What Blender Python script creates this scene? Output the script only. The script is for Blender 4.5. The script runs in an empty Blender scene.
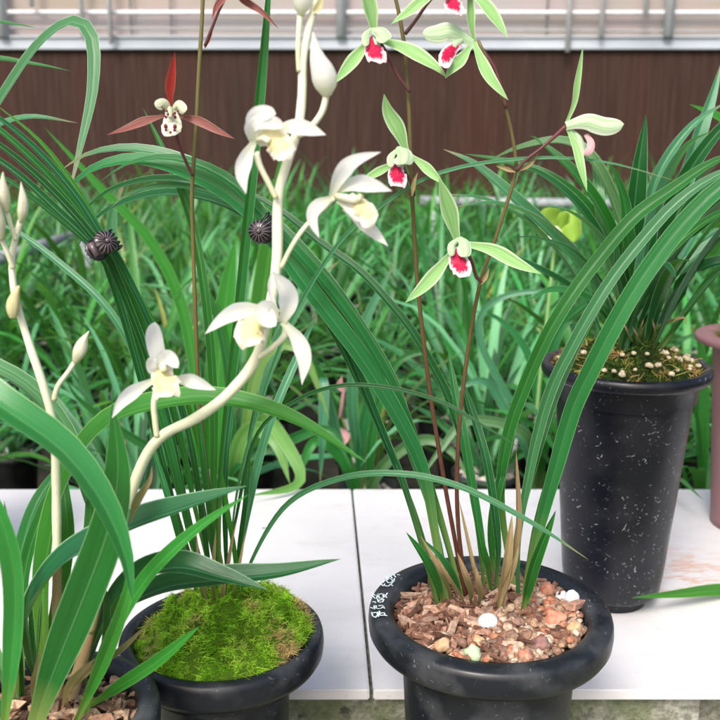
import bpy, bmesh, math, random
from mathutils import Vector, Matrix, noise
R = math.radians
scene = bpy.context.scene
COL = scene.collection
rnd = random.Random(7)

# ------------------------------------------------------------------ camera
CZ = 0.80
F = 920.0
PITCH = R(13.4)
CAMP = Vector((0, 0, CZ))
FWD = Vector((0, math.cos(PITCH), -math.sin(PITCH)))
DWN = Vector((0, -math.sin(PITCH), -math.cos(PITCH)))
cam = bpy.data.cameras.new('camera')
cam.lens = 46.0
cam.sensor_width = 36.0
cam.clip_start = 0.02
cam.clip_end = 500
cam.dof.use_dof = True
cam.dof.focus_distance = 0.63
cam.dof.aperture_fstop = 13
camo = bpy.data.objects.new('camera', cam)
COL.objects.link(camo)
camo.location = CAMP
camo.rotation_euler = (R(90) - PITCH, 0, 0)
scene.camera = camo

def ray(px, py):
    return FWD + Vector((1, 0, 0)) * ((px - 360) / F) + DWN * ((py - 360) / F)
def P(px, py, Y):
    d = ray(px, py)
    return CAMP + d * (Y / d.y)
def Pz(px, py, z):
    d = ray(px, py)
    return CAMP + d * ((z - CZ) / d.z)
def depth(p):
    return (p - CAMP).dot(FWD)

# ------------------------------------------------------------------ mesh builder
class MB:
    def __init__(s):
        s.v = []; s.f = []; s.uv = []; s.c = []; s.cur = (1, 1, 1)
    def vert(s, p):
        s.v.append((p[0], p[1], p[2])); s.c.append(s.cur); return len(s.v) - 1
    def face(s, idx, uvs=None):
        s.f.append(tuple(idx)); s.uv.append(uvs or [(0, 0)] * len(idx))
    def build(s, name, mat, parent=None, smooth=True, offset=None):
        me = bpy.data.meshes.new(name)
        off = offset or Vector((0, 0, 0))
        me.from_pydata([(x - off[0], y - off[1], z - off[2]) for x, y, z in s.v], [], s.f)
        ul = me.uv_layers.new(name='UVMap')
        flat = []
        for u in s.uv:
            for a in u: flat += [a[0], a[1]]
        ul.data.foreach_set('uv', flat)
        ca = me.color_attributes.new('Col', 'FLOAT_COLOR', 'POINT')
        cf = []
        for c in s.c: cf += [c[0], c[1], c[2], 1.0]
        ca.data.foreach_set('color', cf)
        if smooth:
            me.polygons.foreach_set('use_smooth', [True] * len(me.polygons))
        me.materials.append(mat)
        o = bpy.data.objects.new(name, me)
        COL.objects.link(o)
        if parent is not None:
            o.parent = parent
            o.location = off - root_loc(parent) if offset else -root_loc(parent)
        else:
            o.location = off
        return o
def root_loc(o):
    l = Vector((0, 0, 0))
    while o is not None:
        l = l + o.location
        o = o.parent
    return l
def thing(name, label, cat, loc=(0, 0, 0), group=None):
    o = bpy.data.objects.new(name, None)
    COL.objects.link(o)
    o.location = loc
    o.empty_display_size = 0.02
    return tag(o, label, cat, group)
def tag(o, label, cat, group=None):
    o['label'] = label; o['category'] = cat
    if group: o['group'] = group
    return o

def spline(pts, n):
    """Catmull-Rom through pts, resampled evenly to n points"""
    q = [pts[0] * 2 - pts[1]] + list(pts) + [pts[-1] * 2 - pts[-2]]
    dense = []
    for i in range(1, len(q) - 2):
        p0, p1, p2, p3 = q[i - 1:i + 3]
        for k in range(16):
            t = k / 16
            dense.append(0.5 * ((2 * p1) + (p2 - p0) * t + (2 * p0 - 5 * p1 + 4 * p2 - p3) * t * t + (3 * p1 - p0 - 3 * p2 + p3) * t ** 3))
    dense.append(pts[-1])
    acc = [0]
    for a, b in zip(dense, dense[1:]): acc.append(acc[-1] + (b - a).length)
    out = []; j = 0
    for i in range(n):
        s = acc[-1] * i / (n - 1)
        while j < len(acc) - 2 and acc[j + 1] < s: j += 1
        d = acc[j + 1] - acc[j]
        out.append(dense[j].lerp(dense[j + 1], 0 if d == 0 else (s - acc[j]) / d))
    return out, acc[-1]
def sm(a, b, x):
    t = min(1, max(0, (x - a) / (b - a))); return t * t * (3 - 2 * t)
def prof_leaf(t):
    return (0.42 + 0.58 * sm(0, 0.45, t)) * (1 if t < 0.5 else max(0.0, 1 - ((t - 0.5) / 0.5) ** 2.6)) + 0.004
def prof_long(t):
    return (0.42 + 0.58 * sm(0.02, 0.42, t)) * (1 if t < 0.75 else max(0.0, 1 - ((t - 0.75) / 0.25) ** 2)) + 0.004
def prof_sepal(t):
    return max(0.02, (0.42 + 0.58 * sm(0, 0.5, t)) * (1 if t < 0.45 else (1 - ((t - 0.45) / 0.55) ** 1.8)))
def prof_blunt(t):
    return max(0.02, (0.45 + 0.55 * sm(0, 0.55, t)) * (1 if t < 0.6 else (1 - ((t - 0.6) / 0.4) ** 2.6) ** 0.6))
def prof_lance(t):
    return max(0.015, (0.35 + 0.65 * sm(0, 0.4, t)) * (1 if t < 0.4 else (1 - ((t - 0.4) / 0.6) ** 1.6)))
def prof_lip(t):
    return max(0.05, (0.6 + 0.4 * sm(0, 0.5, t)) * (1 if t < 0.55 else max(0.0, 1 - ((t - 0.55) / 0.45) ** 2.2) ** 0.55))
def ribbon(mb, pts3, width, prof=prof_leaf, fold=0.35, N=None, n=36, across=7, cup=0.0, wave=0.0, roll=0.0, fitpx=True, ph=0.0, ruff=0.0):
    C, L = spline(pts3, n)
    mid = C[n // 2]
    view = (mid - CAMP).normalized()
    if N is None: N = Vector((0, -0.75, 0.65))
    prev = None; W = []
    for i in range(n):
        T = (C[min(n - 1, i + 1)] - C[max(0, i - 1)])
        T = T.normalized() if T.length > 1e-9 else Vector((0, 0, 1))
        w = N.cross(T)
        if prev is not None:
            if w.dot(prev) < 0: w = -w
            if w.length < 0.5:
                k = w.length / 0.5
                pw = prev - T * prev.dot(T)
                w = w * k + pw.normalized() * 0.5 * (1 - k)
        if w.length < 1e-5: w = Vector((1, 0, 0))
        w.normalize()
        if prev is not None: w = (w * 0.6 + prev * 0.4); w = (w - T * w.dot(T)).normalized()
        prev = w
        W.append((w, T))
    if fitpx:
        s = 0; c = 0
        for i in range(n // 5, n * 4 // 5):
            w, T = W[i]
            sd = T.cross(view)
            if sd.length < 1e-3: continue
            s += abs(w.dot(sd.normalized())); c += 1
        if c: width /= max(0.8, s / c)
    rows = []
    for i in range(n):
        t = i / (n - 1)
        w, T = W[i]
        if roll: w = Matrix.Rotation(roll * (t ** 1.3), 3, T) @ w
        nn = T.cross(w).normalized()
        if nn.dot(N) < 0: nn = -nn
        h = width * 0.5 * prof(t)
        row = []
        for k in range(across):
            u = -1 + 2 * k / (across - 1)
            off = fold * abs(u) * h + cup * (u * u) * h
            wv = wave * math.sin(t * 9 + u * 2 + ph) * h * 0.5
            if ruff: wv += ruff * abs(u) ** 3 * h * math.sin(t * 26 + (2 if u > 0 else 0) + ph)
            flat = 1 / math.sqrt(1 + fold * fold)
            p = C[i] + w * (u * h * flat) + nn * (off + wv)
            row.append(mb.vert(p))
        rows.append(row)
    for i in range(n - 1):
        for k in range(across - 1):
            u0 = k / (across - 1); u1 = (k + 1) / (across - 1)
            v0 = L * i / (n - 1); v1 = L * (i + 1) / (n - 1)
            mb.face((rows[i][k], rows[i][k + 1], rows[i + 1][k + 1], rows[i + 1][k]),
                    [(u0, i / (n - 1)), (u1, i / (n - 1)), (u1, (i + 1) / (n - 1)), (u0, (i + 1) / (n - 1))])
    return C
def tube(mb, pts3, rad, n=24, seg=10, cap=True):
    """rad: number or list of radii along the curve"""
    C, L = spline(pts3, n) if len(pts3) > 1 else (pts3, 0)
    rr = rad if isinstance(rad, (list, tuple)) else [rad, rad]
    ref = None; rows = []
    for i in range(n):
        T = (C[min(n - 1, i + 1)] - C[max(0, i - 1)]).normalized()
        if ref is None: ref = T.orthogonal()
        ref = (ref - T * ref.dot(T)).normalized()
        b = T.cross(ref)
        t = i / (n - 1) * (len(rr) - 1); j = min(int(t), len(rr) - 2)
        r = (rr[j] + (rr[j + 1] - rr[j]) * (t - j)) * (1 + 0.09 * noise.noise(C[i] * 55) + 0.05 * noise.noise(C[i] * 170))
        rows.append([mb.vert(C[i] + (ref * math.cos(a) + b * math.sin(a)) * r) for a in [2 * math.pi * k / seg for k in range(seg)]])
    for i in range(n - 1):
        for k in range(seg):
            k2 = (k + 1) % seg
            mb.face((rows[i][k], rows[i][k2], rows[i + 1][k2], rows[i + 1][k]),
                    [(k / seg, i / (n - 1)), ((k + 1) / seg, i / (n - 1)), ((k + 1) / seg, (i + 1) / (n - 1)), (k / seg, (i + 1) / (n - 1))])
    if cap:
        mb.face(rows[0][::-1]); mb.face(rows[-1])
    return C
def lathe(mb, prof, c, seg=72, wob=0.0):
    rows = []
    for r, z in prof:
        rows.append([mb.vert((c[0] + r * math.cos(a), c[1] + r * math.sin(a), c[2] + z)) for a in [2 * math.pi * k / seg for k in range(seg)]])
    m = len(prof)
    for i in range(m - 1):
        for k in range(seg):
            k2 = (k + 1) % seg
            mb.face((rows[i][k], rows[i][k2], rows[i + 1][k2], rows[i + 1][k]),
                    [(k / seg, i / m), ((k + 1) / seg, i / m), ((k + 1) / seg, (i + 1) / m), (k / seg, (i + 1) / m)])
    mb.face(rows[-1][::1])
def box(mb, c, s, rot=None, jit=0.0, rg=None):
    idx = []
    for dx in (-1, 1):
        for dy in (-1, 1):
            for dz in (-1, 1):
                p = Vector((dx * s[0] / 2, dy * s[1] / 2, dz * s[2] / 2))
                if jit: p += Vector((rg.uniform(-jit, jit) * s[0], rg.uniform(-jit, jit) * s[1], rg.uniform(-jit, jit) * s[2]))
                if rot is not None: p = rot @ p
                idx.append(mb.vert(Vector(c) + p))
    for f in ((0, 1, 3, 2), (4, 6, 7, 5), (0, 4, 5, 1), (2, 3, 7, 6), (0, 2, 6, 4), (1, 5, 7, 3)):
        mb.face([idx[i] for i in f], [(0, 0), (1, 0), (1, 1), (0, 1)])
_ico = {}
def ico(sub):
    if sub not in _ico:
        bm = bmesh.new(); bmesh.ops.create_icosphere(bm, subdivisions=sub, radius=1)
        _ico[sub] = ([v.co.copy() for v in bm.verts], [[v.index for v in f.verts] for f in bm.faces]); bm.free()
    return _ico[sub]
def stone(mb, c, s, seed, rough=0.25, sub=2, rot=None, freq=1.3):
    vs, fs = ico(sub)
    sv = Vector((seed * 3.17, seed * 1.31, seed * 2.03))
    ids = []
    for v in vs:
        k = 1 + rough * noise.noise(v * freq + sv) + rough * 0.4 * noise.noise(v * freq * 3 + sv)
        p = Vector((v.x * s[0] * k, v.y * s[1] * k, v.z * s[2] * k))
        if rot is not None: p = rot @ p
        ids.append(mb.vert(Vector(c) + p))
    for f in fs: mb.face([ids[i] for i in f])
def rot_rand(rg, flat=0.5):
    return Matrix.Rotation(rg.uniform(0, 6.283), 3, 'Z') @ Matrix.Rotation(rg.uniform(-flat, flat), 3, 'X') @ Matrix.Rotation(rg.uniform(-flat, flat), 3, 'Y')

# ------------------------------------------------------------------ materials
def newmat(name):
    m = bpy.data.materials.new(name); m.use_nodes = True
    nt = m.node_tree; nt.nodes.clear()
    out = nt.nodes.new('ShaderNodeOutputMaterial')
    return m, nt, out
class G:
    """tiny node helper"""
    def __init__(s, nt): s.nt = nt
    def n(s, t, **kw):
        nd = s.nt.nodes.new(t)
        for k, v in kw.items(): setattr(nd, k, v)
        return nd
    def l(s, a, b): s.nt.links.new(a, b)
    def inp(s, sock, v):
        if hasattr(v, 'is_output') or isinstance(v, bpy.types.NodeSocket): s.l(v, sock)
        else: sock.default_value = v
    def math(s, op, a, b=0.0, c=None, clamp=False):
        nd = s.n('ShaderNodeMath', operation=op); nd.use_clamp = clamp
        s.inp(nd.inputs[0], a); s.inp(nd.inputs[1], b)
        if c is not None: s.inp(nd.inputs[2], c)
        return nd.outputs[0]
    def mix(s, f, a, b, blend='MIX'):
        nd = s.n('ShaderNodeMix', data_type='RGBA', blend_type=blend)
        s.inp(nd.inputs[0], f); s.inp(nd.inputs[6], c4(a)); s.inp(nd.inputs[7], c4(b))
        return nd.outputs[2]
    def noise(s, vec, scale, detail=4, rough=0.55, dist=0.0):
        nd = s.n('ShaderNodeTexNoise'); nd.inputs['Scale'].default_value = scale
        nd.inputs['Detail'].default_value = detail; nd.inputs['Roughness'].default_value = rough
        nd.inputs['Distortion'].default_value = dist
        if vec is not None: s.l(vec, nd.inputs['Vector'])
        return nd.outputs['Fac']
    def scale(s, vec, sc):
        nd = s.n('ShaderNodeMapping'); s.l(vec, nd.inputs['Vector']); nd.inputs['Scale'].default_value = sc
        return nd.outputs[0]
    def rng(s, v, a, b, c=0.0, d=1.0):
        nd = s.n('ShaderNodeMapRange'); s.inp(nd.inputs[0], v)
        nd.inputs[1].default_value = a; nd.inputs[2].default_value = b; nd.inputs[3].default_value = c; nd.inputs[4].default_value = d
        return nd.outputs[0]
    def bump(s, h, strength, dist=0.002):
        nd = s.n('ShaderNodeBump'); nd.inputs['Strength'].default_value = strength; nd.inputs['Distance'].default_value = dist
        s.l(h, nd.inputs['Height']); return nd.outputs[0]
    def bsdf(s, col, rough, spec=0.5, normal=None, **kw):
        nd = s.n('ShaderNodeBsdfPrincipled')
        s.inp(nd.inputs['Base Color'], c4(col)); s.inp(nd.inputs['Roughness'], rough)
        nd.inputs['Specular IOR Level'].default_value = spec
        if normal is not None: s.l(normal, nd.inputs['Normal'])
        for k, v in kw.items(): s.inp(nd.inputs[k], v)
        return nd
def c4(c):
    if isinstance(c, (tuple, list)) and len(c) == 3: return (c[0], c[1], c[2], 1.0)
    return c

def leaf_mat(name, dark, light, edge=(0.30, 0.45, 0.22), rough=0.34, spec=0.42, trans=0.3, stripe=0.5, edgew=0.035, basecol=None, dusty=0.0, tipcol=None):
    m, nt, out = newmat(name); g = G(nt)
    uv = g.n('ShaderNodeUVMap').outputs[0]
    sep = g.n('ShaderNodeSeparateXYZ'); g.l(uv, sep.inputs[0])
    u, v = sep.outputs[0], sep.outputs[1]
    oi = g.n('ShaderNodeObjectInfo').outputs['Random']
    geo = g.n('ShaderNodeNewGeometry')
    cmb = g.n('ShaderNodeCombineXYZ')
    g.l(g.math('MULTIPLY', u, 15.0), cmb.inputs[0]); g.l(g.math('MULTIPLY', v, 1.2), cmb.inputs[1]); g.l(g.math('MULTIPLY', oi, 37.0), cmb.inputs[2])
    st = g.noise(cmb.outputs[0], 1.0, 4, 0.7, 0.25)
    st = g.rng(st, 0.33, 0.72)
    cm2 = g.n('ShaderNodeCombineXYZ')
    g.l(g.math('MULTIPLY', u, 1.5), cm2.inputs[0]); g.l(g.math('MULTIPLY', v, 5.0), cm2.inputs[1]); g.l(g.math('MULTIPLY', oi, 91.0), cm2.inputs[2])
    big = g.noise(cm2.outputs[0], 1.0, 3)
    f = g.math('ADD', g.math('MULTIPLY', st, stripe), g.math('MULTIPLY', big, 1 - stripe))
    col = g.mix(f, dark, light)
    # fine dust and speckle
    sp = g.noise(g.scale(uv, (30, 160, 1)), 1.0, 2)
    sp = g.rng(sp, 0.68, 0.78)
    col = g.mix(g.math('MULTIPLY', sp, 0.25), col, (0.25, 0.33, 0.22))
    # object variation
    at = g.n('ShaderNodeAttribute'); at.attribute_name = 'Col'
    col = g.mix(1.0, col, at.outputs['Color'], 'MULTIPLY')
    hs = g.n('ShaderNodeHueSaturation')
    g.l(col, hs.inputs['Color'])
    g.l(g.rng(oi, 0, 1, 0.485, 0.515), hs.inputs['Hue'])
    g.l(g.rng(oi, 0, 1, 0.85, 1.3), hs.inputs['Value']); hs.inputs['Saturation'].default_value = 0.98
    col = hs.outputs[0]
    d = g.math('ABSOLUTE', g.math('SUBTRACT', u, 0.5))
    mid = g.rng(d, 0.015, 0.03, 1.0, 0.0)
    col = g.mix(g.math('MULTIPLY', mid, 0.25), col, edge)
    if basecol is not None:
        col = g.mix(g.rng(v, 0.02, 0.22, 0.85, 0.0), col, basecol)
    if tipcol is not None:
        col = g.mix(g.rng(v, 0.93, 0.985, 0.0, 1.0), col, tipcol)
    ed = g.rng(d, 0.5 - edgew, 0.5 - edgew * 0.4, 0.0, 1.0)
    col = g.mix(g.math('MULTIPLY', ed, 0.8), col, edge)
    back = geo.outputs['Backfacing']
    nrm = g.bump(g.math('ADD', st, g.math('MULTIPLY', mid, -0.8)), 0.25, 0.0006)
    rgh = g.math('ADD', g.math('MULTIPLY', big, 0.18), rough - 0.09)
    b = g.bsdf(col, rgh, spec, nrm)
    tr = g.n('ShaderNodeBsdfTranslucent')
    g.l(g.mix(0.65, col, (0.20, 0.60, 0.05), 'MIX'), tr.inputs[0])
    mx = g.n('ShaderNodeMixShader'); mx.inputs[0].default_value = trans
    g.l(b.outputs[0], mx.inputs[1]); g.l(tr.outputs[0], mx.inputs[2]); g.l(mx.outputs[0], out.inputs[0])
    return m
def petal_mat(name, base, tipc=None, edge=None, vein=None, centre=None, edgew=0.08, trans=0.3, rough=0.45, vs=14.0):
    m, nt, out = newmat(name); g = G(nt)
    uv = g.n('ShaderNodeUVMap').outputs[0]
    sep = g.n('ShaderNodeSeparateXYZ'); g.l(uv, sep.inputs[0]); u, v = sep.outputs[0], sep.outputs[1]
    col = c4(base)
    oi = g.n('ShaderNodeObjectInfo').outputs['Random']
    cmb = g.n('ShaderNodeCombineXYZ')
    g.l(g.math('MULTIPLY', u, vs), cmb.inputs[0]); g.l(v, cmb.inputs[1]); g.l(g.math('MULTIPLY', oi, 23.0), cmb.inputs[2])
    st = g.rng(g.noise(cmb.outputs[0], 1.0, 2), 0.42, 0.62)
    if vein is not None: col = g.mix(g.math('MULTIPLY', st, 0.75), col, vein)
    d = g.math('ABSOLUTE', g.math('SUBTRACT', u, 0.5))
    if centre is not None:
        e = g.math('ADD', g.math('MULTIPLY', g.math('POWER', g.math('MULTIPLY', d, 2.0), 2.0), 1.0), g.math('POWER', g.math('ABSOLUTE', g.math('MULTIPLY', g.math('SUBTRACT', v, 0.42), 1.75)), 2.0))
        nz = g.noise(g.scale(uv, (6, 9, 1)), 1.0, 3)
        e = g.math('ADD', e, g.math('MULTIPLY', g.math('SUBTRACT', nz, 0.5), 1.3))
        col = g.mix(g.rng(e, 0.44, 0.78, 1.0, 0.0), col, centre)
        n2 = g.rng(g.noise(g.scale(uv, (11, 13, 1)), 1.0, 2), 0.66, 0.72)
        col = g.mix(g.math('MULTIPLY', n2, 0.5), col, (0.85, 0.6, 0.62))
    if tipc is not None: col = g.mix(g.rng(v, 0.0, 0.35, 1.0, 0.0), col, tipc)
    if edge is not None: col = g.mix(g.rng(d, 0.5 - edgew, 0.5 - edgew * 0.35), col, edge)
    nrm = g.bump(st, 0.35, 0.0006)
    b = g.bsdf(col, rough, 0.3, nrm)
    tr = g.n('ShaderNodeBsdfTranslucent'); g.inp(tr.inputs[0], c4(col) if isinstance(col, tuple) else col)
    mx = g.n('ShaderNodeMixShader'); mx.inputs[0].default_value = trans
    g.l(b.outputs[0], mx.inputs[1]); g.l(tr.outputs[0], mx.inputs[2]); g.l(mx.outputs[0], out.inputs[0])
    return m
def stem_mat(name, low, high, rough=0.42, spots=None, a=0.15, b=0.75):
    m, nt, out = newmat(name); g = G(nt)
    uv = g.n('ShaderNodeUVMap').outputs[0]
    sep = g.n('ShaderNodeSeparateXYZ'); g.l(uv, sep.inputs[0])
    nz = g.noise(g.scale(uv, (6, 24, 1)), 1.0, 3)
    f = g.rng(g.math('ADD', sep.outputs[1], g.math('MULTIPLY', g.math('SUBTRACT', nz, 0.5), 0.25)), a, b)
    col = g.mix(f, low, high)
    fine = g.noise(g.scale(uv, (24, 60, 1)), 1.0, 3)
    col = g.mix(g.rng(fine, 0.4, 0.8, 0.0, 0.35), col, tuple(min(1, c * 1.7 + 0.02) for c in high))
    bs = g.bsdf(col, rough, 0.4, g.bump(fine, 0.2, 0.0005), **{'Subsurface Weight': 0.0})
    g.l(bs.outputs[0], out.inputs[0]); return m
def plain_noise(name, c1, c2, scale=40, rough=0.5, bump=0.2, spec=0.4, detail=5, sc=(1, 1, 1), bdist=0.001, lo=0.35, hi=0.65):
    m, nt, out = newmat(name); g = G(nt)
    ob = g.n('ShaderNodeTexCoord').outputs['Object']
    nz = g.noise(g.scale(ob, sc), scale, detail)
    col = g.mix(g.rng(nz, lo, hi), c1, c2)
    bs = g.bsdf(col, g.rng(nz, 0.3, 0.7, rough - 0.06, rough + 0.08), spec, g.bump(nz, bump, bdist))
    g.l(bs.outputs[0], out.inputs[0]); return m
def attr_mat(name, rough=0.7, spec=0.3, trans=0.0, nscale=300, bump=0.5, amp=0.5):
    m, nt, out = newmat(name); g = G(nt)
    at = g.n('ShaderNodeAttribute'); at.attribute_name = 'Col'
    ob = g.n('ShaderNodeTexCoord').outputs['Object']
    nz = g.noise(ob, nscale, 4)
    hs = g.n('ShaderNodeHueSaturation'); g.l(at.outputs['Color'], hs.inputs['Color'])
    g.l(g.rng(nz, 0.3, 0.7, 1 - amp, 1 + amp), hs.inputs['Value'])
    bs = g.bsdf(hs.outputs[0], rough, spec, g.bump(nz, bump, 0.0008))
    if trans:
        tr = g.n('ShaderNodeBsdfTranslucent'); g.l(hs.outputs[0], tr.inputs[0])
        mx = g.n('ShaderNodeMixShader'); mx.inputs[0].default_value = trans
        g.l(bs.outputs[0], mx.inputs[1]); g.l(tr.outputs[0], mx.inputs[2]); g.l(mx.outputs[0], out.inputs[0])
    else: g.l(bs.outputs[0], out.inputs[0])
    return m
def pot_mat(name, base, scr=(0.45, 0.47, 0.5), flecks=0.0, rough=0.38, dust=0.25):
    m, nt, out = newmat(name); g = G(nt)
    ob = g.n('ShaderNodeTexCoord').outputs['Object']
    nz = g.noise(ob, 26, 5)
    fine = g.noise(ob, 260, 3)
    col = g.mix(g.math('MULTIPLY', g.rng(nz, 0.45, 0.75), dust), base, (0.16, 0.17, 0.18))
    col = g.mix(g.math('MULTIPLY', g.rng(fine, 0.70, 0.76), 0.3 if flecks else 0.45), col, scr)
    if flecks:
        gate = g.rng(g.noise(ob, 24, 2), 0.38, 0.58)
        for ang, sc in ((0.35, (150, 150, 620)), (-0.5, (170, 170, 700)), (1.2, (140, 140, 560)), (-1.1, (190, 190, 640))):
            mp = g.n('ShaderNodeMapping'); g.l(ob, mp.inputs['Vector']); mp.inputs['Rotation'].default_value = (0, ang, 0.3)
            dash = g.rng(g.noise(g.scale(mp.outputs[0], sc), 1.0, 1, 0.4), 0.735, 0.77)
            col = g.mix(g.math('MULTIPLY', g.math('MULTIPLY', dash, gate), flecks), col, (0.58, 0.60, 0.62))
    bs = g.bsdf(col, g.rng(nz, 0.3, 0.7, rough - 0.08, rough + 0.12), 0.36, g.bump(g.math('ADD', fine, nz), 0.06, 0.001))
    g.l(bs.outputs[0], out.inputs[0]); return m

M = {}
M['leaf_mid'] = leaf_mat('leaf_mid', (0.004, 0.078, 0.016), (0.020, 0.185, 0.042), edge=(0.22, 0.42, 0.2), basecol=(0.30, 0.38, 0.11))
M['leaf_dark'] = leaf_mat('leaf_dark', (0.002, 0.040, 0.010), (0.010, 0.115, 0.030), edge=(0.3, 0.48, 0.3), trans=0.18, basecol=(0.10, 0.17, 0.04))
M['leaf_bright'] = leaf_mat('leaf_bright', (0.010, 0.15, 0.014), (0.045, 0.30, 0.035), edge=(0.26, 0.5, 0.14), trans=0.35, basecol=(0.25, 0.4, 0.08))
M['leaf_teal'] = leaf_mat('leaf_teal', (0.012, 0.11, 0.042), (0.08, 0.28, 0.14), edge=(0.45, 0.6, 0.45), rough=0.3, spec=0.6, tipcol=(0.24, 0.2, 0.1))
M['leaf_var'] = leaf_mat('leaf_var', (0.012, 0.13, 0.03), (0.20, 0.36, 0.18), edge=(0.4, 0.58, 0.36), stripe=0.9)
M['leaf_gloss'] = leaf_mat('leaf_gloss', (0.006, 0.12, 0.018), (0.035, 0.24, 0.05), edge=(0.26, 0.5, 0.2), rough=0.33, spec=0.5, trans=0.25)
M['leaf_dry'] = leaf_mat('leaf_dry', (0.22, 0.13, 0.07), (0.48, 0.35, 0.20), edge=(0.45, 0.36, 0.25), rough=0.6, spec=0.25)
M['leaf_brown_tip'] = leaf_mat('leaf_brown_tip', (0.03, 0.16, 0.06), (0.13, 0.32, 0.18), edge=(0.45, 0.6, 0.45), tipcol=(0.25, 0.17, 0.14))
M['sheath'] = stem_mat('sheath', (0.22, 0.16, 0.06), (0.26, 0.13, 0.06), rough=0.55)
M['sheath_pale'] = stem_mat('sheath_pale', (0.46, 0.37, 0.20), (0.42, 0.27, 0.15), rough=0.55)
M['bg1'] = leaf_mat('bg_leaf_green', (0.006, 0.115, 0.016), (0.055, 0.33, 0.055), edge=(0.2, 0.4, 0.2), trans=0.3, spec=0.4)
M['bg2'] = leaf_mat('bg_leaf_teal', (0.009, 0.14, 0.032), (0.085, 0.34, 0.115), edge=(0.35, 0.5, 0.38), trans=0.28, rough=0.3)
M['bg3'] = leaf_mat('bg_leaf_yellow', (0.05, 0.19, 0.03), (0.22, 0.40, 0.10), edge=(0.45, 0.55, 0.3), trans=0.3, stripe=0.85)
M['white_petal'] = petal_mat('white_petal', (0.88, 0.885, 0.83), tipc=(0.78, 0.81, 0.58), trans=0.55, vein=(0.83, 0.84, 0.83), vs=14)
M['white_lip'] = petal_mat('white_lip', (0.78, 0.76, 0.63), centre=(0.76, 0.68, 0.36), trans=0.3, vs=9)
M['cream_stem'] = stem_mat('cream_stem', (0.62, 0.64, 0.38), (0.74, 0.76, 0.56), rough=0.4)
M['cream_bud'] = petal_mat('cream_bud', (0.68, 0.68, 0.50), tipc=(0.56, 0.58, 0.34), trans=0.2, vein=(0.74, 0.74, 0.62), vs=6)
M['cream_bract'] = petal_mat('cream_bract', (0.58, 0.55, 0.30), trans=0.2)
M['green_sepal'] = petal_mat('green_sepal', (0.30, 0.53, 0.20), edge=(0.60, 0.74, 0.48), vein=(0.19, 0.42, 0.12), edgew=0.14, trans=0.25)
M['hood_petal'] = petal_mat('hood_petal', (0.50, 0.67, 0.42), edge=(0.68, 0.78, 0.60), vein=(0.32, 0.52, 0.25), edgew=0.2, trans=0.25)
M['red_lip'] = petal_mat('red_lip', (0.82, 0.62, 0.64), centre=(0.42, 0.004, 0.05), trans=0.12, rough=0.4, vs=6)
M['pink_lip'] = petal_mat('pink_lip', (0.62, 0.32, 0.34), vein=(0.72, 0.46, 0.46), trans=0.2)
M['maroon_sepal'] = petal_mat('maroon_sepal', (0.20, 0.045, 0.04), edge=(0.42, 0.24, 0.20), vein=(0.30, 0.14, 0.11), edgew=0.1, trans=0.25)
M['red_sepal'] = petal_mat('red_sepal', (0.33, 0.03, 0.025), edge=(0.42, 0.14, 0.11), vein=(0.42, 0.06, 0.045), edgew=0.08, trans=0.3)
M['pale_petal'] = petal_mat('pale_petal', (0.56, 0.60, 0.42), edge=(0.72, 0.72, 0.62), vein=(0.40, 0.46, 0.28), trans=0.2)
M['pale_lip'] = petal_mat('pale_lip', (0.72, 0.72, 0.60), vein=(0.62, 0.66, 0.42), trans=0.2)
M['spot'] = plain_noise('lip_spot', (0.10, 0.005, 0.015), (0.16, 0.01, 0.03), 400)
M['olive_stem'] = stem_mat('olive_stem', (0.085, 0.022, 0.018), (0.105, 0.085, 0.028), a=0.25, b=0.6)
M['olive_stem_tall'] = stem_mat('olive_stem_tall', (0.085, 0.026, 0.018), (0.125, 0.11, 0.035), a=0.15, b=0.55)
M['brown_pedicel'] = stem_mat('brown_pedicel', (0.085, 0.03, 0.028), (0.11, 0.025, 0.03))
M['pot_black'] = pot_mat('pot_black', (0.010, 0.012, 0.016), dust=0.38, flecks=0.16, rough=0.38)
M['pot_fleck'] = pot_mat('pot_fleck', (0.005, 0.006, 0.010), flecks=0.42, dust=0.06, rough=0.33)
M['pot_mauve'] = pot_mat('pot_mauve', (0.26, 0.13, 0.13), rough=0.45, dust=0.2)
M['pot_bg'] = pot_mat('pot_bg', (0.02, 0.022, 0.025), rough=0.45, dust=0.3)
M['paint_white'] = plain_noise('paint_white', (0.62, 0.78, 0.80), (0.75, 0.86, 0.86), 300)
M['chips'] = attr_mat('bark_and_gravel', 0.75, 0.2, nscale=420, bump=0.7, amp=0.45)
M['moss'] = attr_mat('moss', 0.7, 0.2, trans=0.45, nscale=90, bump=0.0, amp=0.3)
M['soil'] = plain_noise('soil', (0.03, 0.018, 0.012), (0.10, 0.06, 0.04), 180, rough=0.9, bump=0.8)
M['white_stone'] = plain_noise('white_stone', (0.55, 0.57, 0.58), (0.70, 0.71, 0.71), 120, rough=0.6, bump=0.15)
M['green_stone'] = plain_noise('green_stone', (0.38, 0.52, 0.30), (0.50, 0.62, 0.40), 160, rough=0.7)
M['orange_stone'] = plain_noise('orange_stone', (0.40, 0.14, 0.09), (0.56, 0.30, 0.20), 150, rough=0.8, bump=0.6)
M['tan_stone'] = plain_noise('tan_stone', (0.45, 0.26, 0.13), (0.58, 0.40, 0.25), 160, rough=0.8, bump=0.6)
M['plum_stone'] = plain_noise('plum_stone', (0.20, 0.10, 0.09), (0.32, 0.19, 0.16), 160, rough=0.8, bump=0.6)
M['clip_black'] = plain_noise('clip_black', (0.008, 0.006, 0.008), (0.016, 0.012, 0.014), 60, rough=0.25, bump=0.0, spec=0.6)
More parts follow.
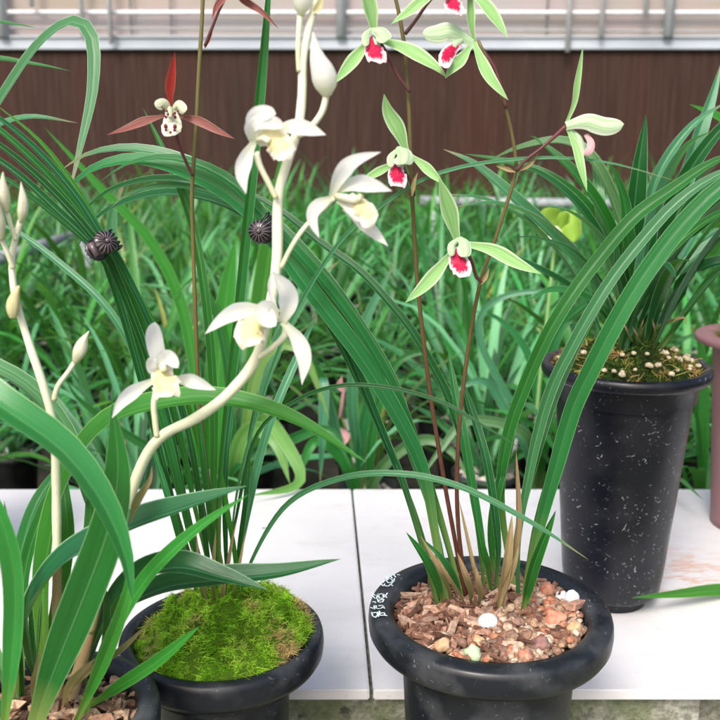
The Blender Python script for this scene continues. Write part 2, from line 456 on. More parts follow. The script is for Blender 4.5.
M['clip_rib'] = plain_noise('clip_rib', (0.07, 0.05, 0.06), (0.13, 0.095, 0.105), 200, rough=0.3, bump=0.0, spec=0.6)  # paler mauve grey than the clip: gloss on the ribs painted as colour
M['steel'] = plain_noise('steel', (0.52, 0.55, 0.59), (0.60, 0.63, 0.67), 12, rough=0.4, bump=0.05)
M['alu'] = plain_noise('alu', (0.30, 0.34, 0.38), (0.42, 0.46, 0.50), 5, rough=0.38, bump=0.05, sc=(0.3, 1, 1))
M['white_plastic'] = plain_noise('white_plastic', (0.60, 0.60, 0.63), (0.72, 0.72, 0.75), 30, rough=0.4, bump=0.05)
M['rail_grey'] = plain_noise('rail_grey', (0.22, 0.25, 0.26), (0.34, 0.37, 0.38), 20, rough=0.5, bump=0.05)
M['wire'] = plain_noise('wire', (0.26, 0.27, 0.27), (0.34, 0.35, 0.35), 30, rough=0.5, bump=0.05)
M['dirt'] = plain_noise('dirt', (0.018, 0.02, 0.016), (0.07, 0.06, 0.045), 9, rough=0.95, bump=0.6, bdist=0.01)
M['bgsoil'] = plain_noise('bgsoil', (0.16, 0.14, 0.12), (0.52, 0.48, 0.44), 90, rough=0.9, bump=1.0, bdist=0.004)

def board_mat():
    m, nt, out = newmat('white_board'); g = G(nt)
    ob = g.n('ShaderNodeTexCoord').outputs['Object']
    n1 = g.noise(ob, 9, 5); n2 = g.noise(ob, 130, 4); n3 = g.noise(g.scale(ob, (1, 3, 1)), 18, 4)
    col = g.mix(g.rng(n1, 0.35, 0.7), (0.69, 0.69, 0.70), (0.62, 0.62, 0.625))
    col = g.mix(g.math('MULTIPLY', g.rng(n3, 0.52, 0.75), 0.32), col, (0.50, 0.48, 0.44))
    col = g.mix(g.math('MULTIPLY', g.rng(n2, 0.66, 0.74), 0.35), col, (0.4, 0.38, 0.36))
    # spilt rusty soil stain beside the tall pot (a mark on the board itself)
    geo = g.n('ShaderNodeNewGeometry').outputs['Position']
    sep = g.n('ShaderNodeSeparateXYZ'); g.l(geo, sep.inputs[0])
    c = Pz(680, 572, 0.372)
    dx = g.math('MULTIPLY', g.math('SUBTRACT', sep.outputs[0], c.x), 17.0)
    dy = g.math('MULTIPLY', g.math('SUBTRACT', sep.outputs[1], c.y), 20.0)
    d = g.math('ADD', g.math('MULTIPLY', dx, dx), g.math('MULTIPLY', dy, dy))
    sn = g.noise(g.scale(ob, (1, 3.0, 1)), 42, 5, 0.65, 0.6)
    msk = g.math('MULTIPLY', g.rng(d, 0.1, 2.2, 1.0, 0.0), g.rng(sn, 0.46, 0.66))
    col = g.mix(g.math('MULTIPLY', msk, 0.8), col, (0.58, 0.30, 0.17))
    c2 = Pz(264, 528, 0.372)
    dx = g.math('MULTIPLY', g.math('SUBTRACT', sep.outputs[0], c2.x), 330.0)
    dy = g.math('MULTIPLY', g.math('SUBTRACT', sep.outputs[1], c2.y), 420.0)
    d = g.math('ADD', g.math('MULTIPLY', dx, dx), g.math('MULTIPLY', dy, dy))
    col = g.mix(g.rng(g.math('ADD', d, g.math('MULTIPLY', n2, 1.0)), 0.9, 1.5, 0.85, 0.0), col, (0.06, 0.06, 0.06))
    bs = g.bsdf(col, g.rng(n1, 0.3, 0.7, 0.32, 0.48), 0.5, g.bump(n2, 0.08, 0.0006))
    g.l(bs.outputs[0], out.inputs[0]); return m
M['board'] = board_mat()
def wall_mat():
    m, nt, out = newmat('brown_panel'); g = G(nt)
    ob = g.n('ShaderNodeTexCoord').outputs['Object']
    s1 = g.noise(g.scale(ob, (22, 1, 0.7)), 3, 6, 0.65)
    s2 = g.noise(g.scale(ob, (1.1, 1, 0.05)), 2.2, 3)
    s3 = g.noise(g.scale(ob, (90, 1, 2.0)), 2, 4)
    col = g.mix(g.rng(s2, 0.38, 0.62), (0.027, 0.018, 0.014), (0.043, 0.018, 0.014))
    col = g.mix(g.math('MULTIPLY', g.rng(s1, 0.42, 0.68), 0.7), col, (0.068, 0.042, 0.031))
    col = g.mix(g.math('MULTIPLY', g.rng(s3, 0.5, 0.75), 0.5), col, (0.022, 0.013, 0.010))
    bs = g.bsdf(col, 0.7, 0.12, g.bump(s1, 0.3, 0.004))
    g.l(bs.outputs[0], out.inputs[0]); return m
M['wall'] = wall_mat()
def film_mat():
    m, nt, out = newmat('greenhouse_film'); g = G(nt)
    ob = g.n('ShaderNodeTexCoord').outputs['Object']
    s1 = g.noise(g.scale(ob, (0.35, 1, 9)), 2.0, 4)
    s2 = g.noise(g.scale(ob, (1.2, 1, 2.5)), 1.6, 3)
    col = g.mix(g.rng(s1, 0.35, 0.65), (0.50, 0.43, 0.33), (0.56, 0.53, 0.51))
    col = g.mix(g.math('MULTIPLY', g.rng(s2, 0.48, 0.62), 0.5), col, (0.64, 0.48, 0.47))
    bs = g.bsdf(col, 0.35, 0.5, g.bump(s2, 0.2, 0.01))
    tr = g.n('ShaderNodeBsdfTranslucent'); g.l(col, tr.inputs[0])
    mx = g.n('ShaderNodeMixShader'); mx.inputs[0].default_value = 0.45
    g.l(bs.outputs[0], mx.inputs[1]); g.l(tr.outputs[0], mx.inputs[2]); g.l(mx.outputs[0], out.inputs[0]); return m
M['film'] = film_mat()
def block_mat():
    m, nt, out = newmat('mossy_concrete'); g = G(nt)
    ob = g.n('ShaderNodeTexCoord').outputs['Object']
    n1 = g.noise(ob, 22, 6, 0.6); n2 = g.noise(ob, 160, 4); n3 = g.noise(ob, 55, 5)
    col = g.mix(g.rng(n2, 0.35, 0.7), (0.18, 0.18, 0.155), (0.44, 0.43, 0.38))
    col = g.mix(g.math('MULTIPLY', g.rng(n1, 0.40, 0.6), 0.75), col, (0.10, 0.13, 0.05))
    col = g.mix(g.math('MULTIPLY', g.rng(n3, 0.60, 0.68), 0.7), col, (0.012, 0.02, 0.012))
    bs = g.bsdf(col, 0.9, 0.2, g.bump(g.math('ADD', n2, n3), 0.8, 0.004))
    g.l(bs.outputs[0], out.inputs[0]); return m
M['block'] = block_mat()

# ------------------------------------------------------------------ setting
mb = MB(); gs = 60
ids = [mb.vert((x, y, 0)) for x, y in ((-gs, -gs), (gs, -gs), (gs, gs), (-gs, gs))]
mb.face(ids)
gr = mb.build('ground', M['dirt']); gr['kind'] = 'structure'

BZ = 0.372          # bench top
def bevel_box(name, mat, lo, hi, bev=0.002, parent=None, seg=2):
    bm = bmesh.new(); bmesh.ops.create_cube(bm, size=1)
    c = [(a + b) / 2 for a, b in zip(lo, hi)]; s = [b - a for a, b in zip(lo, hi)]
    for v in bm.verts: v.co = Vector((v.co.x * s[0], v.co.y * s[1], v.co.z * s[2]))
    if bev: bmesh.ops.bevel(bm, geom=list(bm.edges), offset=bev, segments=seg, affect='EDGES', profile=0.6)
    me = bpy.data.meshes.new(name); bm.to_mesh(me); bm.free()
    me.materials.append(mat)
    o = bpy.data.objects.new(name, me); COL.objects.link(o)
    if parent: o.parent = parent; o.location = Vector(c) - root_loc(parent)
    else: o.location = c
    return o
# two boards; the joint between them runs from (352,490) to (372,690)
FY = Pz(450, 690, BZ).y; BY = Pz(450, 489, BZ).y
def board(name, x0f, x1f, x0b, x1b, label):
    mb = MB(); T = 0.0095
    top = [(x0f, FY, BZ), (x1f, FY, BZ), (x1b, BY, BZ), (x0b, BY, BZ)]
    bm = bmesh.new()
    vt = [bm.verts.new(p) for p in top]; vb = [bm.verts.new((p[0], p[1], p[2] - T)) for p in top]
    bm.faces.new(vt); bm.faces.new(vb[::-1])
    for i in range(4):
        j = (i + 1) % 4
        bm.faces.new((vt[j], vt[i], vb[i], vb[j]))
    bmesh.ops.bevel(bm, geom=list(bm.edges), offset=0.0012, segments=2, affect='EDGES')
    me = bpy.data.meshes.new(name); bm.to_mesh(me); bm.free(); me.materials.append(M['board'])
    o = bpy.data.objects.new(name, me); COL.objects.link(o)
    return tag(o, label, 'board', 'white boards of the bench top')
xs_f = Pz(371.5, 690, BZ).x; xs_b = Pz(352, 489, BZ).x
board('bench_board', -0.75, xs_f - 0.0016, -0.75, xs_b - 0.0012, 'white bench board with a small dark spot, behind the mossy pot')
board('bench_board', xs_f + 0.0016, 0.85, xs_b + 0.0012, 0.85, 'white bench board with an orange soil stain under the tall black pot')
# concrete block wall under the boards and the ledge the front pots stand on
b = bevel_box('concrete_block', M['block'], (-0.75, FY + 0.012, 0.242), (P(708, 700, FY).x, BY - 0.03, BZ - 0.0115), 0.004)
tag(b, 'mossy grey concrete block under the white bench boards', 'block')
b = bevel_box('concrete_block', M['block'], (P(722, 700, FY).x, FY + 0.05, 0.242), (0.85, BY - 0.03, BZ - 0.0115), 0.004)
tag(b, 'concrete block beyond the dark gap at the lower right corner', 'block')
LZ = 0.242
b = bevel_box('ledge', M['block'], (-0.9, -0.2, 0.0), (0.95, BY - 0.02, LZ - 0.002), 0.006)
b['kind'] = 'structure'
# brown wall, rail, film, posts
WY = 5.2
wt = P(360, 50, WY).z; rt = P(360, 36, WY).z
b = bevel_box('brown_wall', M['wall'], (-5, WY, 0), (5, WY + 0.04, wt), 0)
tag(b, 'dark reddish brown panel wall with vertical grain behind the orchids', 'wall')
rail = thing('window_rail', 'white metal rail along the top of the brown wall', 'rail', (0, WY, wt))
bevel_box('lower_lip', M['alu'], (-5, WY - 0.03, wt + 0.001), (5, WY + 0.05, wt + 0.014), 0.003, rail)
bevel_box('channel', M['alu'], (-5, WY - 0.012, wt + 0.0145), (5, WY + 0.05, rt - 0.012), 0.003, rail)
bevel_box('upper_lip', M['alu'], (-5, WY - 0.024, rt - 0.0115), (5, WY + 0.05, rt), 0.003, rail)
mb = MB()
ids = [mb.vert((x, WY + 0.03, z)) for x, z in ((-5, rt + 0.001), (5, rt + 0.001), (5, 2.6), (-5, 2.6))]
mb.face(ids)
tag(mb.build('plastic_film', M['film']), 'cloudy pale plastic film of the greenhouse side above the rail', 'plastic film')
def vbar(px, y_bot, w, mat, name, label, cat, yoff=-0.03, group=None, top=2.5, tip=None):
    x = P(px, 20, WY + yoff).x; zb = P(px, y_bot, WY + yoff).z
    mb = MB()
    r = w * (WY) / F / 2
    tube(mb, [Vector((x, WY + yoff, zb)), Vector((x, WY + yoff, top))], r, n=2, seg=12)
    o = mb.build(name, mat)
    tag(o, label, cat, group)
    if tip:
        t = MB(); tube(t, [Vector((x, WY + yoff, zb - r * 2)), Vector((x, WY + yoff, zb + r * 1.5))], r * 1.12, n=2, seg=12)
        t.build('end_cap', tip, o)
    return o
for px, lab in ((2, 'grey steel post at the left edge behind the greenhouse film'), (341, 'grey steel post above the white flower buds'), (669, 'grey steel post at the upper right above the rail')):
    vbar(px, 37, 10, M['steel'], 'steel_post', lab, 'post', group='steel posts of the greenhouse side')
for px, yb, lab in ((33, 7, 'short white rod with its end high at the upper left'), (82, 36, 'white rod ending behind the arching leaf top'), (110, 44, 'white rod reaching the rail left of the red flower'),
                    (569, 52, 'white rod overlapping the rail right of the green flower'), (602, 37, 'white rod second from the grey post on its left'), (645, 16, 'short white rod just left of the grey post')):
    vbar(px, yb, 4.5, M['white_plastic'], 'white_rod', lab, 'rod', yoff=-0.06, group='white film rods')
for px, lab in ((131, 'thin grey upright wire left of the red flower stalk'), (171, 'thin grey upright wire right above the red flower'), (547, 'thin grey upright wire left of the white rods at right')):
    vbar(px, 35, 1.8, M['wire'], 'upright_wire', lab, 'wire', yoff=-0.01, group='thin uprights on the film')
def hbar(y0, y1, w, mat, name, label, cat):
    a = P(360 - 900, y0, WY - 0.015); c = P(360 + 900, y1, WY - 0.015)
    mb = MB(); tube(mb, [a, (a + c) / 2 + Vector((0, 0, -0.004)), c], w * WY / F / 2, n=12, seg=10)
    tag(mb.build(name, mat), label, cat)
hbar(11.5, 12.5, 4.5, M['white_plastic'], 'white_pipe', 'thin white horizontal pipe across the film', 'pipe')
hbar(24, 34, 2.2, M['wire'], 'slack_wire', 'dark slack wire running across the film above the rail', 'wire')
# white rails among the background rows
def rail2(a, b_, r, label):
    mb = MB(); tube(mb, [a, b_], r, n=2, seg=10)
    o = mb.build('white_rail', M['rail_grey']); tag(o, label, 'rail')
    for p in (a.lerp(b_, 0.06), a.lerp(b_, 0.94)):
        t = MB(); tube(t, [Vector((p.x, p.y, 0.1)), Vector((p.x, p.y, p.z - r * 0.8))], 0.014, n=2, seg=10)
        t.build('post', M['steel'], o)
rail2(P(420, 201, 3.95), P(660, 205, 3.95), 0.022, 'low white rail among the far orchid rows at right')
rail2(P(-60, 276, 1.95), P(90, 231, 2.9), 0.016, 'low white rail slanting behind the cream buds at left')

# ------------------------------------------------------------------ background orchids
FOL = []
def local_leaf(mb, rg, L, w, az, lean, droop, base, n=9, across=3):
    pts = []
    d = Vector((math.cos(az), math.sin(az), 0))
    p = Vector(base); ang = lean
    for i in range(6):
        pts.append(p.copy())
        p = p + (d * math.sin(ang) + Vector((0, 0, 1)) * math.cos(ang)) * (L / 5)
        ang += droop / 5 * (0.4 + 0.35 * i)
    side = Vector((-d.y, d.x, 0)); ro = rg.uniform(-0.5, 0.5)
    N = (d * -0.6 + Vector((0, 0, 1)) * 0.8 + side * ro)
    ribbon(mb, pts, w, prof_leaf, 0.3, N, n=n, across=across, fitpx=False)
def bg_proto(seed, mat, nl, lmin, lmax, w, label, stake=False, spread=0.5, flower=None, group='potted orchids in the background rows'):
    rg = random.Random(seed)
    root = thing('potted_orchid', label, 'potted orchid', (0, 0, 0), group)
    pr = MB(); h = 0.155
    lathe(pr, [(0.044, h - 0.014), (0.046, h - 0.002), (0.05, h), (0.055, h - 0.003), (0.055, h - 0.011), (0.049, h - 0.013), (0.036, 0.004), (0.034, 0)], (0, 0, 0), 28)
    pr.build('pot', M['pot_bg'], root)
    gv = MB()
    for i in range(70):
        a = rg.uniform(0, 6.28); r = 0.043 * math.sqrt(rg.random())
        k = rg.uniform(0.55, 1.15); gv.cur = (0.62 * k, 0.58 * k, 0.53 * k)
        s = rg.uniform(0.004, 0.008)
        stone(gv, (r * math.cos(a), r * math.sin(a), h - 0.014 + rg.uniform(-0.002, 0.004)), (s, s * 0.8, s * 0.7), i, sub=1)
    gv.build('potting_gravel', M['chips'], root)
    lf = MB()
    for i in range(nl):
        az = rg.uniform(0, 6.283); L = rg.uniform(lmin, lmax)
        kk = rg.uniform(0.3, 1.3); q = rg.random()
        tn = (1, 1, 1) if q < 0.5 else (2.2, 1.35, 1.9) if q < 0.66 else (1.5, 1.15, 1.3) if q < 0.84 else (2.4, 1.3, 0.9) if q < 0.88 else (0.5, 0.55, 0.6) if q < 0.99 else (5.0, 1.4, 2.0)  # random leaf tones; mint ones paint in highlights, dark ones shaded gaps
        lf.cur = (tn[0] * kk, tn[1] * kk, tn[2] * kk)
        a0 = rg.uniform(0, 6.28); r0 = rg.uniform(0, 0.018)
        local_leaf(lf, rg, L, w * rg.uniform(0.7, 1.15), az, rg.uniform(0.03, spread), rg.uniform(0.5, 2.1), (r0 * math.cos(a0), r0 * math.sin(a0), h - 0.012))
    lf.build('foliage', mat, root)
    if stake:
        st = MB(); a = rg.uniform(-0.6, 0.6)
        box(st, (0.03, -0.02, h + 0.025), (0.016, 0.0012, 0.09), Matrix.Rotation(a, 3, 'Z') @ Matrix.Rotation(0.2, 3, 'X'))
        st.build('label_stake', M['white_plastic'], root, smooth=False)
    return root
protos = [
    bg_proto(11, M['bg1'], 21, 0.24, 0.44, 0.0115, 'small potted orchid with narrow mid green leaves in the rows behind the bench'),
    bg_proto(12, M['bg1'], 20, 0.26, 0.46, 0.014, 'small potted orchid with narrow mid green leaves in the rows behind the bench', spread=0.65),
    bg_proto(13, M['bg2'], 18, 0.24, 0.42, 0.0125, 'small potted orchid with bluish green leaves in the rows behind the bench'),
    bg_proto(14, M['bg3'], 18, 0.18, 0.36, 0.012, 'small potted orchid with yellow striped leaves in the rows behind the bench'),
    bg_proto(15, M['bg1'], 18, 0.22, 0.40, 0.0125, 'small potted orchid with a white label stake in the rows behind the bench', stake=True),
    bg_proto(16, M['bg2'], 19, 0.22, 0.46, 0.011, 'small potted orchid with bluish green leaves in the rows behind the bench', spread=0.6),
    bg_proto(17, M['bg1'], 32, 0.22, 0.46, 0.0155, 'bushy potted orchid with drooping green leaves close behind the bench', spread=1.0),
    bg_proto(18, M['bg2'], 28, 0.20, 0.44, 0.015, 'bushy potted orchid with drooping pale bluish leaves close behind the bench', spread=1.05, stake=True),
]
def copy_tree(o, parent=None):
    c = o.copy(); COL.objects.link(c)
    if parent is not None: c.parent = parent
    for ch in o.children: copy_tree(ch, c)
    return c
used = set()
def place_bg(k, x, y, z, rz, s):
    if k not in used:
        o = protos[k]; used.add(k)
    else: o = copy_tree(protos[k])
    o.location = (x, y, z); o.rotation_euler = (0, 0, rz); o.scale = (s, s, s)
    return o
rg = random.Random(5)
RESERVED = [(-0.19, 1.29, 0.12), (0.275, 1.38, 0.12), (0.01, 1.34, 0.12)]
BED = 0.08
y = 1.27; row = 0
while y < 5.02:
    hw = 0.395 * y + 0.2
    sp = 0.2 if y < 2.6 else 0.2
    nx = int(2 * hw / sp)
    for i in range(nx + 1):
        x = -hw + 2 * hw * i / nx + rg.uniform(-0.03, 0.03) + (sp / 2 if row % 2 else 0)
        yy = y + rg.uniform(-0.03, 0.03)
        r = rg.random()
        k = 0 if r < 0.28 else 1 if r < 0.46 else 2 if r < 0.64 else 5 if r < 0.82 else 3 if r < 0.9 else 4
        if y < 2.7 and rg.random() < (0.8 if y < 1.9 else 0.5): k = rg.choice((6, 7, 6, 7, 3, 6))
        s = rg.uniform(0.85, 1.12) * (1 + 0.035 * (y - 1.2))
        rz = rg.uniform(0, 6.28)
        if 1.5 < y < 2.5 and rg.random() < 0.12: continue
        if any((x - a) ** 2 + (yy - b_) ** 2 < c * c for a, b_, c in RESERVED): continue
        if abs(x - (-0.52)) < 0.1 and y < 1.3: continue
        place_bg(k, x, yy, BED, rz, s)
    y += 0.2
    row += 1
# a raised bed covered in black weed mat carries the background rows
b = bevel_box('raised_bed', M['dirt'], (-3.6, BY + 0.035, 0.0), (3.6, WY - 0.03, BED - 0.001), 0.01)
b['kind'] = 'structure'

# ------------------------------------------------------------------ hero plants
UPN = Vector((0, -0.75, 0.65)); TOPN = Vector((0, -0.35, 0.95)); CAMN = Vector((0, -1, 0.15))
def px2(s):
    return [tuple(float(a) for a in q.split(',')) for q in s.split()]
YS = 1.0
def path(s, soil=None, Y=(0.7, 0.7)):
    q = px2(s); n = len(q); Y = tuple(a * YS for a in Y)
    if soil is not None: p0 = Pz(q[0][0], q[0][1], soil); y0 = p0.y
    else: y0 = Y[0]; p0 = P(q[0][0], q[0][1], y0)
    out = [p0]
    if len(Y) == 1: ys = lambda t: y0 + (Y[0] - y0) * t
    elif soil is not None: ys = lambda t: (y0 + (Y[0] - y0) * t * 2) if t < 0.5 else (Y[0] + (Y[1] - Y[0]) * (t - 0.5) * 2)
    else: ys = lambda t: Y[0] + (Y[1] - Y[0]) * t
    for i in range(1, n):
        out.append(P(q[i][0], q[i][1], ys(i / (n - 1))))
    return out
LW = 1.0
def leaf(plant, s, w, soil=None, Y=(0.7, 0.7), mat='leaf_mid', N=None, fold=0.35, prof=prof_leaf, roll=0.0, wave=0.04, name='leaf', label=None, n=40, cup=0.0):
    if name == 'dry_sheath': w *= 0.65
    pts = path(s, soil, Y)
    mb = MB()
    d = depth(pts[len(pts) // 2])
    ribbon(mb, pts, w * LW * d / F, prof, fold * 1.6, N or UPN, n=n, across=9, wave=wave, roll=roll, ph=rnd.uniform(0, 6), cup=cup)
    o = mb.build(name, M[mat], plant)
    if label: o['label'] = label
    return o
def stalk(plant, s, r, soil=None, Y=(0.7, 0.7), mat='olive_stem', name='flower_stalk', n=60):
    pts = path(s, soil, Y); d = depth(pts[len(pts) // 2])
    rr = [x * d / F for x in (r if isinstance(r, (list, tuple)) else [r, r])]
    mb = MB(); C = tube(mb, pts, rr, n=n, seg=12)
    # nodes on the stalk
    return mb.build(name, M[mat], plant), C
PW = 1.0
def petal(parent, s, w, Y, mat, prof=prof_sepal, fold=0.12, cup=0.25, N=None, name='sepal', ruff=0.0, wave=0.05, roll=0.0, n=22):
    pts = path(s, None, Y); d = depth(pts[len(pts) // 2])
    if len(pts) == 2: pts = [pts[0], (pts[0] + pts[1]) / 2 + Vector((0, 0.0, 0.0)), pts[1]]
    mb = MB()
    ribbon(mb, pts, w * (PW if name in ('sepal', 'petal') else 1.0) * d / F, prof, fold, N or CAMN, n=n, across=9, cup=cup * rnd.uniform(0.7, 1.3), wave=wave, ruff=ruff, ph=rnd.uniform(0, 6), roll=roll + (rnd.uniform(-0.55, 0.55) if name == 'sepal' else 0))
    return mb.build(name, M[mat], parent)
def bud(parent, s, w, Y, mat, name='flower_bud', prof=(0.45, 0.75, 0.98, 1.0, 0.86, 0.6, 0.32, 0.06)):
    pts = path(s, None, Y); d = depth(pts[len(pts) // 2]); k = w * d / F / 2
    mb = MB(); tube(mb, pts, [a * k for a in prof], n=24, seg=16)
    return mb.build(name, M[mat], parent)

# pots -----------------------------------------------------------------------
def pot(plant, c, r, h, lip, mat, foot=0.64, lipw=0.017, body=0.72, seg=96, footring=True):
    """c = centre of the rim top plane"""
    ri = r - lipw
    pr = [(ri - 0.004, -0.03), (ri - 0.002, -0.008), (ri, -0.002), (ri + lipw * 0.2, 0.0010), (ri + lipw * 0.5, 0.0012), (r - 0.0030, 0.0006), (r - 0.0012, -0.0008), (r - 0.0003, -0.004),
          (r, -0.009), (r - 0.0006, -lip * 0.72), (r - 0.003, -lip * 0.92), (r - 0.007, -lip), (r * body + 0.004, -lip - 0.0005), (r * body + 0.001, -lip - 0.003), (r * body, -lip - 0.008)]
    bt = r * foot
    for i in range(1, 9):
        t = i / 9; pr.append((r * body + (bt - r * body) * t, -lip - 0.008 + (-(h - 0.016) + lip + 0.008) * t))
    pr += [(bt, -(h - 0.014)), (bt - 0.003, -(h - 0.012)), (bt - 0.004, -(h - 0.010)), (bt - 0.0045, -h)]
    mb = MB(); lathe(mb, pr, c, seg)
    return mb.build('pot', mat, plant, offset=Vector(c))
def chips(mb, c, r, n, rg, colA, region, kind, zbase, ang0=None):
    for i in range(n):
        for _ in range(30):
            a = rg.uniform(0, 6.283); q = r * math.sqrt(rg.random())
            x, y = q * math.cos(a), q * math.sin(a)
            if region(x / r, y / r): break
        k = rg.uniform(0.55, 1.25); cc = rg.choice(colA)
        mb.cur = (cc[0] * k, cc[1] * k, cc[2] * k)
        z = zbase + rg.uniform(0, 0.006)
        if kind == 'bark':
            l = rg.uniform(0.004, 0.016)
            box(mb, (c[0] + x, c[1] + y, z), (l, l * rg.uniform(0.12, 0.42), rg.uniform(0.0015, 0.004)), rot_rand(rg, 0.45), 0.28, rg)
        else:
            s = rg.uniform(0.0016, 0.0042)
            stone(mb, (c[0] + x, c[1] + y, z), (s * rg.uniform(0.9, 1.4), s, s * rg.uniform(0.6, 0.9)), rg.random() * 90, 0.45, 2, rot_rand(rg, 0.6))
BARK = [(0.27, 0.14, 0.095), (0.19, 0.095, 0.065), (0.35, 0.20, 0.145), (0.13, 0.065, 0.045), (0.42, 0.28, 0.21)]
GRAV = [(0.36, 0.23, 0.15), (0.30, 0.18, 0.125), (0.44, 0.31, 0.22), (0.42, 0.17, 0.10), (0.28, 0.17, 0.13), (0.50, 0.40, 0.31)]
def soil_disc(mb, c, r, dz, bump=0.004):
    ring = []
    n = 40
    cen = mb.vert((c[0], c[1], c[2] + dz + bump))
    prev = None
    for j in range(1, 6):
        q = r * j / 5
        cur = [mb.vert((c[0] + q * math.cos(2 * math.pi * k / n), c[1] + q * math.sin(2 * math.pi * k / n), c[2] + dz + bump * (1 - (j / 5) ** 2))) for k in range(n)]
        for k in range(n):
            k2 = (k + 1) % n
            if prev is None: mb.face((cen, cur[k], cur[k2]))
            else: mb.face((prev[k], cur[k], cur[k2], prev[k2]))
        prev = cur
def moss(plant, c, r, n, rg, pal, hgt=0.02, bumpf=60, tan=0.22, ln=(0.005, 0.011), wd=0.0007, slope=0.0):
    def hz(x, y):
        q = min(1, math.hypot(x, y) / r)
        return hgt * (1 - q ** 2.4) * 0.75 + (0.62 * noise.noise(Vector((x * bumpf, y * bumpf, 3.1))) + 0.38 * noise.noise(Vector((x * bumpf * 2.7, y * bumpf * 2.7, 5.1)))) * hgt * (1 - q ** 8) + slope * x / r * hgt
    mb = MB(); mb.cur = (pal[0][0] * 0.4, pal[0][1] * 0.4, pal[0][2] * 0.4)  # base under the strands darkened: painted shade in the gaps between clumps
    m = 44; rows = []
    for j in range(0, 15):
        q = r * j / 14
        rows.append([mb.vert((c[0] + q * math.cos(2 * math.pi * k / m), c[1] + q * math.sin(2 * math.pi * k / m), c[2] + hz(q * math.cos(2 * math.pi * k / m), q * math.sin(2 * math.pi * k / m)))) for k in range(m)])
    for j in range(14):
        for k in range(m):
            k2 = (k + 1) % m; mb.face((rows[j][k], rows[j + 1][k], rows[j + 1][k2], rows[j][k2]))
    for i in range(n):
        a = rg.uniform(0, 6.283); q = r * math.sqrt(rg.random()) * 1.0
        x, y = q * math.cos(a), q * math.sin(a)
        if noise.noise(Vector((x * bumpf * 1.6, y * bumpf * 1.6, 11.3))) < -0.2 and rg.random() < 0.55: continue
        nz = noise.noise(Vector((x * 45, y * 45, 7.7))) * 1.25 + rg.uniform(-0.18, 0.18)
        cc = pal[-1] if nz > 0.5 - tan else pal[0] if nz < -0.15 else pal[1]
        k = rg.uniform(0.6, 1.5); mb.cur = (cc[0] * k, cc[1] * k, cc[2] * k)
        p = Vector((c[0] + x, c[1] + y, c[2] + hz(x, y) - 0.001))
        L = rg.uniform(*ln); d = Vector((rg.gauss(0, 0.7), rg.gauss(0, 0.7), rg.uniform(0.25, 1.0))).normalized()
        side = d.orthogonal().normalized(); side = Matrix.Rotation(rg.uniform(0, 6.28), 3, d) @ side
        bend = Vector((rg.gauss(0, 1), rg.gauss(0, 1), rg.gauss(-0.4, 0.6))) * 0.75
        w = wd * rg.uniform(0.7, 1.5); pv = None
        for s_ in range(4):
            t = s_ / 3; ww = w * (1 - 0.75 * t)
            pp = p + d * (L * t) + bend * (L * t * t)
            e = (mb.vert(pp - side * ww), mb.vert(pp + side * ww))
            if pv: mb.face((pv[0], pv[1], e[1], e[0]))
            pv = e
    o = mb.build('moss', M['moss'], plant); o['kind'] = 'stuff'
    return o

# ---- centre plant ------------------------------------------------------------
YS = 0.822
C3 = P(489.5, 608, 0.5874)
p3 = thing('potted_orchid', 'orchid with green and red flowers in the black pot with white writing', 'potted orchid', (C3.x, C3.y, LZ))
pot(p3, C3, 0.0850, C3.z - LZ, 0.021, M['pot_black'], foot=0.60)
S3 = C3.z - 0.006
mb = MB(); soil_disc(mb, C3, 0.066, -0.012); mb.build('soil', M['soil'], p3)
rg = random.Random(21)
mb = MB()
right = lambda x, y: x * 0.9 - y * 0.25 > 0.18 + rg.gauss(0, 0.2)
chips(mb, C3, 0.064, 420, rg, BARK, lambda x, y: not right(x, y), 'bark', C3.z - 0.010)
chips(mb, C3, 0.064, 260, rg, BARK, lambda x, y: not right(x, y), 'bark', C3.z - 0.009)
chips(mb, C3, 0.063, 90, rg, BARK, lambda x, y: True, 'bark', C3.z - 0.006)
o = mb.build('bark_chips', M['chips'], p3, smooth=False); o['kind'] = 'stuff'
mb = MB()
chips(mb, C3, 0.064, 520, rg, GRAV, right, 'gravel', C3.z - 0.009)
chips(mb, C3, 0.062, 60, rg, GRAV, lambda x, y: y < -0.3 and x > -0.6, 'gravel', C3.z - 0.008)
o = mb.build('potting_gravel', M['chips'], p3); o['kind'] = 'stuff'
# loose stones lying on the potting mix
def loose(px, py, s, mat, label, name, cat, seed, rough=0.25, z=None, sub=3, parts=None):
    c = Pz(px, py, S3 + 0.0035 if z is None else z)
    mb = MB(); k = depth(c) / F / 2
    stone(mb, (0, 0, 0), (s[0] * k, s[1] * k, s[2] * k), seed, rough, sub, Matrix.Rotation(seed, 3, 'Z'))
    o = mb.build(name, M[mat], None, offset=Vector((0, 0, 0))); o.location = c
    return tag(o, label, cat, 'loose stones on the bark of the lettered pot')
loose(488, 622, (23, 20, 17), 'white_stone', 'smooth white pebble in front of the leaf bases', 'pebble', 'pebble', 1.0, 0.10)
loose(473, 655, (19, 16, 18), 'green_stone', 'pale green stone at the front of the lettered pot', 'stone', 'stone', 2.3, 0.35)
loose(572, 599, (16, 14, 18), 'white_stone', 'white pebble at the right side of the lettered pot', 'pebble', 'pebble', 3.4, 0.2)
loose(561, 596, (13, 10, 11), 'white_stone', 'smaller whitish pebble touching the white pebble at right', 'pebble', 'pebble', 4.1, 0.3)
loose(556, 619, (26, 17, 18), 'orange_stone', 'long orange lava stone at the right of the lettered pot', 'stone', 'stone', 5.6, 0.4)
loose(547, 591, (15, 14, 20), 'orange_stone', 'orange stone behind the long orange lava stone', 'stone', 'stone', 6.2, 0.4)
